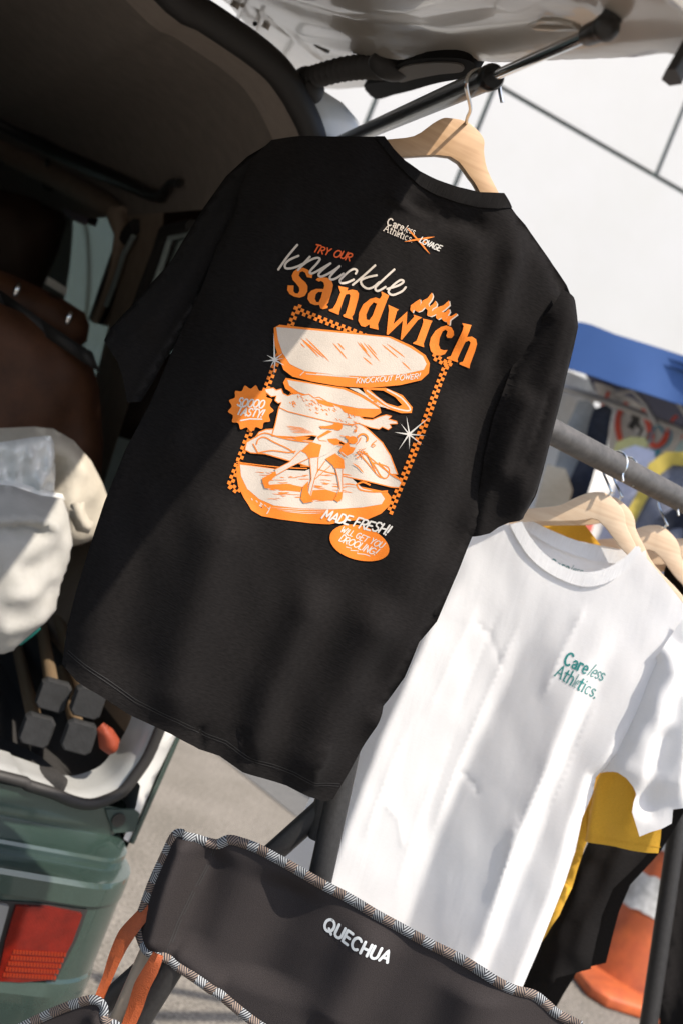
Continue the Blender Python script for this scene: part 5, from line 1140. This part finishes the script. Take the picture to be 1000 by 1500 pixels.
# ------------------------------------------------------------------ traffic cone behind the rack
cb_ = P(896, 1478, 1.0); D = ray(900, 1470); cpos = CAM + D * (CAM.z / -D.z); 
cone = thing('traffic_cone', 'tall worn orange traffic cone with two dirty white bands on the lot', 'traffic cone', (cpos.x, cpos.y, 0))
cpos = Vector((cpos.x, cpos.y, 0)) + Vector((.10, .22, 0)); dcone = (cpos - CAM).dot(F0)
def ring_band(z0, z1, r0, r1, name, m, rag=0.0, seed=0):
    R = random.Random(seed); N_ = 48; mb = MB(); vs = []
    ph = [R.uniform(0, 6.28) for _ in range(4)]
    for j in range(9):
        f = j / 8
        for k in range(N_):
            a = 6.2832 * k / N_; z = z0 + (z1 - z0) * f
            if rag: z += rag * (math.sin(3 * a + ph[0]) + .6 * math.sin(7 * a + ph[1]) + .4 * math.sin(17 * a + ph[2])) * (abs(f - .5) * 2)
            r = r0 + (r1 - r0) * (z - z0) / (z1 - z0); vs.append(cpos + Vector((r * math.cos(a), r * math.sin(a), z)))
    mb.add(vs, [(j * N_ + k, j * N_ + (k + 1) % N_, (j + 1) * N_ + (k + 1) % N_, (j + 1) * N_ + k) for j in range(8) for k in range(N_)])
    return mb.build(name, m, cone)
HC, RB, RTp = .82, .20, .030
rz = lambda z: RB + (RTp - RB) * z / HC
ring_band(.03, HC, rz(.03), rz(HC), 'cone_body', MT['coneorange'])
ring_band(.30, .43, rz(.30) + .003, rz(.43) + .003, 'white_band', MT['conewhite'], .006, 1)
ring_band(.53, .65, rz(.53) + .003, rz(.65) + .003, 'white_band', MT['conewhite'], .006, 2)
mb = MB(); w_ = .27; oc_ = [(-w_ + .05, -w_), (w_ - .05, -w_), (w_, -w_ + .05), (w_, w_ - .05), (w_ - .05, w_), (-w_ + .05, w_), (-w_, w_ - .05), (-w_, -w_ + .05)]
th = rad(12); vs = [cpos + Vector(((x * math.cos(th) - y * math.sin(th)) * k, (x * math.sin(th) + y * math.cos(th)) * k, z)) for k, z in ((1, .005), (1, .04), (.93, .05), (.78, .06)) for x, y in oc_]
mb.add(vs, [tuple(range(8))[::-1]] + [(r * 8 + i, r * 8 + (i + 1) % 8, r * 8 + 8 + (i + 1) % 8, r * 8 + 8 + i) for r in range(3) for i in range(8)] + [tuple(range(24, 32))]); mb.build('base', MT['coneorange'], cone, bevel=.006, weld=1e-5)
# ------------------------------------------------------------------ folding camp chair in front
FCh = Frame(480, 1340, 1.30, -10)
chair = thing('camp_chair', 'dark grey folding camp chair with woven striped binding and orange straps, its back towards us', 'camping chair', P(480, 1700, 1.3))
def trim_mat():
    m = bpy.data.materials.new('woven_binding'); m.use_nodes = True; n = m.node_tree; b = n.nodes['Principled BSDF']; b.inputs['Roughness'].default_value = .8
    L = n.links.new
    def mth(op, a, c=None):
        q = n.nodes.new('ShaderNodeMath'); q.operation = op
        for i, x in enumerate((a, c)):
            if x is None: continue
            if isinstance(x, (int, float)): q.inputs[i].default_value = x
            else: L(x, q.inputs[i])
        return q.outputs[0]
    uv = n.nodes.new('ShaderNodeUVMap'); sp = n.nodes.new('ShaderNodeSeparateXYZ'); L(uv.outputs[0], sp.inputs[0])
    u, v = sp.outputs[0], sp.outputs[1]
    grp = mth('FLOOR', mth('DIVIDE', u, .0125)); par = mth('SUBTRACT', mth('MULTIPLY', mth('MODULO', grp, 2.0), 2.0), 1.0)
    t = mth('ADD', mth('MULTIPLY', u, 330.0), mth('MULTIPLY', mth('MULTIPLY', v, par), 2.6)); fr = mth('FRACT', t); on = mth('GREATER_THAN', fr, .56)
    tan = mth('GREATER_THAN', mth('FRACT', mth('MULTIPLY', grp, .382)), .5)
    mx = n.nodes.new('ShaderNodeMix'); mx.data_type = 'RGBA'; L(tan, mx.inputs[0]); mx.inputs[6].default_value = (.38, .40, .41, 1); mx.inputs[7].default_value = (.27, .20, .155, 1)
    m2 = n.nodes.new('ShaderNodeMix'); m2.data_type = 'RGBA'; L(on, m2.inputs[0]); m2.inputs[6].default_value = (.025, .025, .032, 1); L(mx.outputs[2], m2.inputs[7]); L(m2.outputs[2], b.inputs['Base Color'])
    bp = n.nodes.new('ShaderNodeBump'); bp.inputs['Strength'].default_value = .8; bp.inputs['Distance'].default_value = .0012; L(fr, bp.inputs['Height']); L(bp.outputs[0], b.inputs['Normal'])
    return m
MTR = trim_mat()
cpoly = [(276, 1214), (290, 1219), (304, 1228), (318, 1232), (334, 1226), (352, 1230), (378, 1240), (420, 1262), (470, 1290), (520, 1318), (580, 1352), (640, 1384), (700, 1416), (750, 1446), (778, 1460), (796, 1478), (816, 1500), (850, 1520), (830, 1640), (770, 1690), (640, 1640), (540, 1590), (450, 1544), (390, 1510), (340, 1474), (306, 1446), (276, 1424), (246, 1404), (222, 1386), (206, 1368), (204, 1352), (214, 1326), (228, 1290), (246, 1252), (262, 1222)]
CB = [(318, 1232), (300, 1270), (280, 1310), (262, 1350), (250, 1385), (246, 1404)]
H_c = make_H(FCh, [('ridge', [(290, 1195), (260, 1285), (222, 1410)], .036, .017), ('ridge', CB, -.009, .015), ('ridge', [(252, 1388), (290, 1420), (330, 1450)], .008, .012), ('ridge', [(330, 1240), (300, 1330), (280, 1400)], -.008, .02), ('ridge', [(560, 1345), (520, 1430), (480, 1520)], .014, .03), ('ridge', [(430, 1280), (400, 1370), (380, 1460)], -.018, .04), ('ridge', [(700, 1430), (680, 1520), (660, 1600)], .016, .035), ('step', [(790, 1440), (770, 1560)], -.04, .05)], noise=(.0009, 18, 0), seed=3)
mb = MB(); cloth(mb, FCh, [cpoly], H_c, .005); cloth(mb, FCh, [cpoly], lambda p: H_c(p) - .004, .02); br_ = mb.build('backrest', MT['chairfab'], chair, angle=180)
def binding(fr, H, pts, wpx, parent, closed=False, lift=.002):
    """rolled tape along an edge, UV runs along it"""
    ln = np.array(resample(smooth([fr.uv(*p) for p in pts], 6, closed), .004, closed)); 
    if closed: ln = np.vstack([ln, ln[:1]])
    N = len(ln); t = np.gradient(ln, axis=0); t /= np.linalg.norm(t, axis=1)[:, None]; nn = np.stack([-t[:, 1], t[:, 0]], 1); wd = wpx * (fr.O - CAM).dot(F0) / FPX
    acc = np.concatenate([[0], np.cumsum(np.linalg.norm(ln[1:] - ln[:-1], axis=1))]); h0 = H(ln); vs = []; uv = []; K_ = 7
    for k in range(K_):
        f = k / (K_ - 1); o = (f - .5) * wd; hh = lift + .0035 * math.sin(math.pi * f)
        for i in range(N): vs.append(fr.w(ln[i, 0] + nn[i, 0] * o, ln[i, 1] + nn[i, 1] * o, h0[i] + hh)); uv.append((acc[i], f))
    for i in range(N): vs.append(fr.w(ln[i, 0], ln[i, 1], h0[i] - .006)); uv.append((acc[i], .5))
    fs = [(k * N + i, k * N + i + 1, (k + 1) * N + i + 1, (k + 1) * N + i) for k in range(K_) for i in range(N - 1)]
    fs += [(i, K_ * N + i, K_ * N + i + 1, i + 1) for i in range(N - 1)]
    mb = MB(); mb.add(vs, fs, 0, uv); return mb.build('binding', MTR, parent, angle=70)
ins = 3
binding(FCh, H_c, [(x + 2, y + 4) for x, y in cpoly[:18]], 15, br_)
binding(FCh, H_c, [(x + 2, y - 3) for x, y in cpoly[18:]] + [(x + 2, y + 2) for x, y in cpoly[:1]], 15, br_)
mb = MB()
for off in (0, 3): ribbon(mb, FCh, H_c, [(x + off * .9, y + off * .4) for x, y in CB], .0011, .0008)
mb.build('seam', mat('dark_thread', (.022, .02, .02), .8), br_)
mb = MB(); st_ = [(s, 4.0) for s in caps_strokes('QUECHUA', (472.5, 1360.5), (568, 1407.5), 17.5, slant=0, track=.24)]
surf_marks(FCh, H_c, st_, 0, .0005); mb.build('lettering', MT['reflective'], br_, angle=180)
# frame tubes, straps
mb = MB(); d_ = 1.31
a, b = P(292, 1232, d_ + .055), P(146, 1562, d_ + .055); mb.tube([a, b, b + (b - a) * .8], .0125, 16); mb.build('tube', MT['beigetube'], chair)
mb = MB(); a, b = P(815, 1510, d_ + .02), P(700, 1800, d_ + .02); mb.tube([a, b], .0125, 16); mb.build('tube', MT['beigetube'], chair)
mb = MB(); mb.tube([P(262, 1404, 1.33), P(196, 1510, 1.34), P(120, 1630, 1.36)], .0135, 16); mb.build('tube', MT['rackblack'], chair)
def strap(pts, wds, dep, name):
    q = np.array(smooth(pts, 6, False)); N = len(q); t = np.gradient(q, axis=0); t /= np.linalg.norm(t, axis=1)[:, None]; nn = np.stack([-t[:, 1], t[:, 0]], 1); vs = []
    wv = np.interp(np.linspace(0, 1, N), np.linspace(0, 1, len(wds)), wds)
    for s_ in (-1, 0, 1):
        for i in range(N): vs.append(P(q[i, 0] + nn[i, 0] * s_ * wv[i] / 2, q[i, 1] + nn[i, 1] * s_ * wv[i] / 2, dep + .006 * s_ * math.sin(i / N * 5) - .003 * (s_ == 0)))
    nv = len(vs); vs += [v + F0 * .0016 for v in vs]
    fs = [(r * N + i, r * N + i + 1, (r + 1) * N + i + 1, (r + 1) * N + i) for r in range(2) for i in range(N - 1)]; fs += [tuple(x + nv for x in f[::-1]) for f in fs]
    fs += [(i, i + 1, nv + i + 1, nv + i) for i in range(N - 1)] + [(2 * N + i, nv + 2 * N + i, nv + 2 * N + i + 1, 2 * N + i + 1) for i in range(N - 1)]
    mb = MB(); mb.add(vs, fs); mb.build(name, MT['strap'], chair, angle=35)
strap([(228, 1318), (208, 1342), (185, 1370), (170, 1400), (158, 1432), (146, 1462), (138, 1492)], [16, 20, 24, 20, 15, 14, 14], 1.325, 'strap')
strap([(232, 1398), (222, 1420), (208, 1446), (197, 1480), (182, 1516), (170, 1540)], [16, 22, 24, 22, 18, 16], 1.29, 'strap')
# seat cloth with its own binding, in the corner
FSe = Frame(100, 1490, 1.24, -10)
spoly = [(20, 1508), (60, 1488), (100, 1470), (130, 1460), (146, 1460), (156, 1470), (160, 1486), (176, 1500), (190, 1540), (100, 1580), (0, 1560)]
H_s = make_H(FSe, [('ridge', [(140, 1476), (150, 1500), (152, 1540)], .012, .012)], noise=(.001, 20, 0), seed=2)
mb = MB(); cloth(mb, FSe, [spoly], H_s, .006); cloth(mb, FSe, [spoly], lambda p: H_s(p) - .004, .02); se_ = mb.build('armrest', MT['chairfab'], chair, angle=180)
binding(FSe, H_s, [(x, y + 3) for x, y in spoly[:9]], 14, se_)
# ------------------------------------------------------------------ market stall under a blue tent, out of focus
FSt = Frame(900, 560, 4.6, -20)
tent = thing('market_tent', 'royal blue pop-up market tent over a stall of hanging clothes', 'tent', (FSt.O.x, FSt.O.y, 0))
cl = FSt.uv(858, 474); 
val = FSt.poly([(822, 470), (852, 472), (866, 476), (900, 490), (940, 502), (1000, 519), (1080, 546), (1300, 625), (1300, 700), (1080, 616), (1000, 591), (950, 577), (905, 565), (868, 552), (828, 540), (806, 532)])
Hv = make_H(FSt, [], noise=(.006, 4, 0), seed=4)
mb = MB(); V, Fc = fill2d([val], .05, .06); dtop, _, _ = segdist(V, FSt.poly([(822, 470), (866, 476), (940, 502), (1000, 519), (1300, 625)])); h = Hv(V) ; mb.add([FSt.w(u, v, q) for (u, v), q in zip(V, h)], Fc, 0, V); mb.add([FSt.w(u, v, q - .01) for (u, v), q in zip(V, h)], Fc, 0, V); mb.build('valance', MT['tentblue'], tent, angle=180)
tl_, tr_ = FSt.uv(822, 470), FSt.uv(1300, 625)
fl_, fr_ = FSt.uv(826, 474), FSt.uv(1300, 628)
for name, m, dz in (('canopy', MT['tentblue'], .0), ('canopy_shade_sheet', MT['tentshade'], -.03)):  # second sheet: shade under the roof put into a navy colour
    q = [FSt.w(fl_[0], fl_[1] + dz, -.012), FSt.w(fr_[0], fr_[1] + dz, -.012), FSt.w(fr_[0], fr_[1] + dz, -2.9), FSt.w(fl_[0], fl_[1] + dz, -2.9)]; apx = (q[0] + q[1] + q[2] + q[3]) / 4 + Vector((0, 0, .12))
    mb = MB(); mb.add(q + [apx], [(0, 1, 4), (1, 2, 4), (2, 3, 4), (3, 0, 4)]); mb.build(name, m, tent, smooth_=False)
for (u, h) in ((tl_[0] - .02, -.03), (tr_[0], -.03), (tl_[0] - .02, -2.85), (tr_[0], -2.85)):
    mb = MB(); p = FSt.w(u, tl_[1] - .02, h); mb.box((p.x, p.y, p.z / 2), .035, .035, p.z, FSt.X, FSt.N); mb.build('pole', MT['tentframe'], tent, bevel=.004)
FSr = Frame(0, 0, 1, -20, origin=FSt.O - FSt.N * .5)
mb = MB()
for pts in ([(900, 576), (926, 571), (944, 592), (962, 622)], [(975, 570), (990, 585), (1008, 612)]): mb.tube([FSr.w(*FSr.uv(*p), 0) for p in pts], .012, 8)
mb.build('roof_strut', MT['tentframe'], tent)

def plain_tee(name, label, pts, depth, a, m, seed, rolls=(), extra=None, group='garments hanging under the blue tent'):
    fr = Frame(pts[0][0], pts[0][1], depth, a); H = make_H(fr, [], [], noise=(.012, 8, 0), seed=seed)
    t = thing(name, label, 'garment', fr.O, group); mb = MB(); cloth(mb, fr, [pts], H, .05); cloth(mb, fr, [pts], lambda p: H(p) - .03, .12); mb.build('body', m, t, angle=180)
    if extra: extra(fr, H, t)
    return t
greycl = cloth_mat('grey_jersey', (.26, .27, .28), .1, ribu=30, ribv=60); navycl = cloth_mat('navy_jersey', (.018, .022, .035), .3, ribu=30, ribv=60); lilac = cloth_mat('lilac_jersey', (.50, .51, .62), .05, ribu=30, ribv=60)
yell2 = cloth_mat('yellow_jersey', (.46, .36, .08), .05, ribu=30, ribv=60); white2 = cloth_mat('offwhite_jersey', (.66, .64, .61), .04, ribu=30, ribv=60); slate = cloth_mat('slate_jersey', (.13, .14, .18), .1, ribu=30, ribv=60)
redm = mat('coral_ink', (.72, .11, .07), .7); blm = mat('faded_black_ink', (.05, .05, .05), .7); cyn = mat('cyan_ink', (.07, .32, .45), .7)
# rail the garments hang from
mb = MB(); mb.tube([P(800, 560, 5.2), P(900, 592, 5.15), P(1100, 668, 5.05)], .016, 8); t = thing('stall_rail', 'thin steel clothes rail under the blue tent', 'clothes rail', (P(900, 592, 5.15).x, P(900, 592, 5.15).y, 0)); mb.build('rail', MT['tentframe'], t)
for px, py in ((800, 560), (1100, 668)):
    mb = MB(); p = P(px, py, 5.2 if px < 900 else 5.05); mb.tube([p, Vector((p.x, p.y, 0))], .016, 8); mb.build('upright', MT['tentframe'], t)
plain_tee('white_garment', 'plain off-white garment hanging at the left end of the stall rail', [(786, 545), (812, 540), (832, 545), (862, 556), (872, 578), (850, 640), (800, 780), (740, 860), (700, 800), (760, 640)], 5.3, -20, white2, 1)
plain_tee('grey_garment', 'mid grey garment on the stall rail left of the navy one', [(846, 588), (862, 588), (876, 602), (872, 640), (846, 700), (812, 780), (780, 830), (770, 800), (806, 700), (832, 620)], 5.05, -20, greycl, 2)
plain_tee('navy_garment', 'dark navy garment on the stall rail behind the grey steel bar', [(868, 600), (886, 592), (896, 600), (888, 650), (868, 700), (840, 780), (812, 850), (780, 840), (812, 760), (840, 690), (856, 640)], 4.9, -20, navycl, 3)
def art(fr, H, t):
    global mb
    mb = MB(); dp = (fr.O - CAM).dot(F0)
    def S_(pts, w_, mi): ribbon(mb, fr, H, smooth(pts, 4, False), w_ * dp / FPX, .006, mi, step=.03)
    S_([(876, 600), (884, 585), (890, 572)], 4, 0); S_([(916, 588), (906, 605), (904, 625), (908, 645), (914, 650)], 8, 0); S_([(940, 600), (948, 620), (954, 645)], 8, 0); S_([(952, 650), (962, 656), (972, 648), (978, 634)], 8, 0); S_([(978, 632), (986, 615), (992, 612)], 5, 0); S_([(1000, 640), (996, 662)], 4, 0)
    S_([(922, 626), (930, 614), (934, 604)], 10, 1); S_([(926, 606), (934, 626)], 7, 1); S_([(932, 640), (940, 625)], 3, 1); S_([(944, 648), (950, 634)], 3, 1)
    S_([(952, 650), (954, 634), (964, 624), (972, 636), (982, 634), (980, 650), (966, 660), (952, 660)], 3, 2); S_([(952, 664), (958, 668), (966, 662)], 6, 2)
    mb.build('drawing', [redm, blm, cyn], t, angle=180)
plain_tee('printed_garment', 'off-white garment with loose coral, black and blue brush drawings under the tent', [(868, 556), (890, 562), (920, 580), (960, 612), (1000, 632), (1060, 660), (1040, 760), (980, 800), (900, 790), (884, 720), (890, 640), (880, 600)], 5.6, -20, white2, 4, extra=art)
plain_tee('lilac_garment', 'pale lilac garment hanging behind the grey steel bar, left of the yellow-sleeved one', [(905, 660), (930, 652), (958, 662), (960, 690), (930, 740), (900, 800), (880, 850), (850, 830), (866, 770), (884, 710)], 4.7, -20, lilac, 5)
plain_tee('slate_garment', 'slate grey garment with a wide yellow sleeve band beside the lilac one', [(960, 690), (985, 674), (1010, 680), (1050, 700), (1040, 800), (980, 860), (900, 850), (910, 800), (940, 740)], 4.5, -20, slate, 6,
          extra=lambda fr, H, t: (lambda m: (cloth(m, fr, [[(936, 712), (950, 680), (975, 662), (1005, 662), (1050, 680), (1050, 700), (1010, 684), (985, 680), (966, 694), (952, 720), (930, 760), (915, 790), (900, 780), (918, 745)]], H, .05, lift=.02), m.build('yellow_yoke', yell2, t, angle=180)))(MB()))
plain_tee('dark_garment', 'dark brown-black garment low on the stall behind the wooden hangers', [(960, 760), (990, 740), (1040, 770), (1030, 860), (960, 880), (930, 840)], 4.4, -20, navycl, 7)
plain_tee('tan_garment', 'pale tan folded garment hanging below the off-white one by the black sleeve', [(800, 680), (830, 690), (840, 720), (820, 780), (790, 800), (780, 740)], 4.8, -20, cloth_mat('tan_jersey', (.45, .40, .32), .06, ribu=30, ribv=60), 8)

coralcl = cloth_mat('coral_jersey', (.50, .12, .09), .1, ribu=30, ribv=60); mintcl = cloth_mat('mint_jersey', (.42, .50, .46), .06, ribu=30, ribv=60)
plain_tee('striped_garment', 'narrow white garment hanging between the navy and the lilac ones', [(872, 690), (888, 684), (902, 694), (896, 730), (876, 780), (852, 830), (834, 824), (846, 780), (862, 730)], 4.62, -20, white2, 11)
plain_tee('coral_garment', 'coral red sleeve peeking out low beside the white narrow garment', [(850, 740), (866, 736), (872, 750), (858, 790), (838, 810), (828, 796), (838, 764)], 4.45, -20, coralcl, 12)
plain_tee('mint_garment', 'pale mint garment hanging at the far right under the tent edge', [(1000, 640), (1020, 636), (1060, 650), (1050, 740), (1000, 720), (984, 690), (988, 660)], 4.85, -20, mintcl, 13)
plain_tee('pale_yellow_garment', 'pale yellow shoulder just above the lilac garment', [(902, 648), (922, 640), (944, 642), (950, 654), (930, 664), (910, 676), (898, 690), (892, 672)], 4.78, -20, cloth_mat('pale_yellow_jersey', (.52, .48, .22), .06, ribu=30, ribv=60), 14)
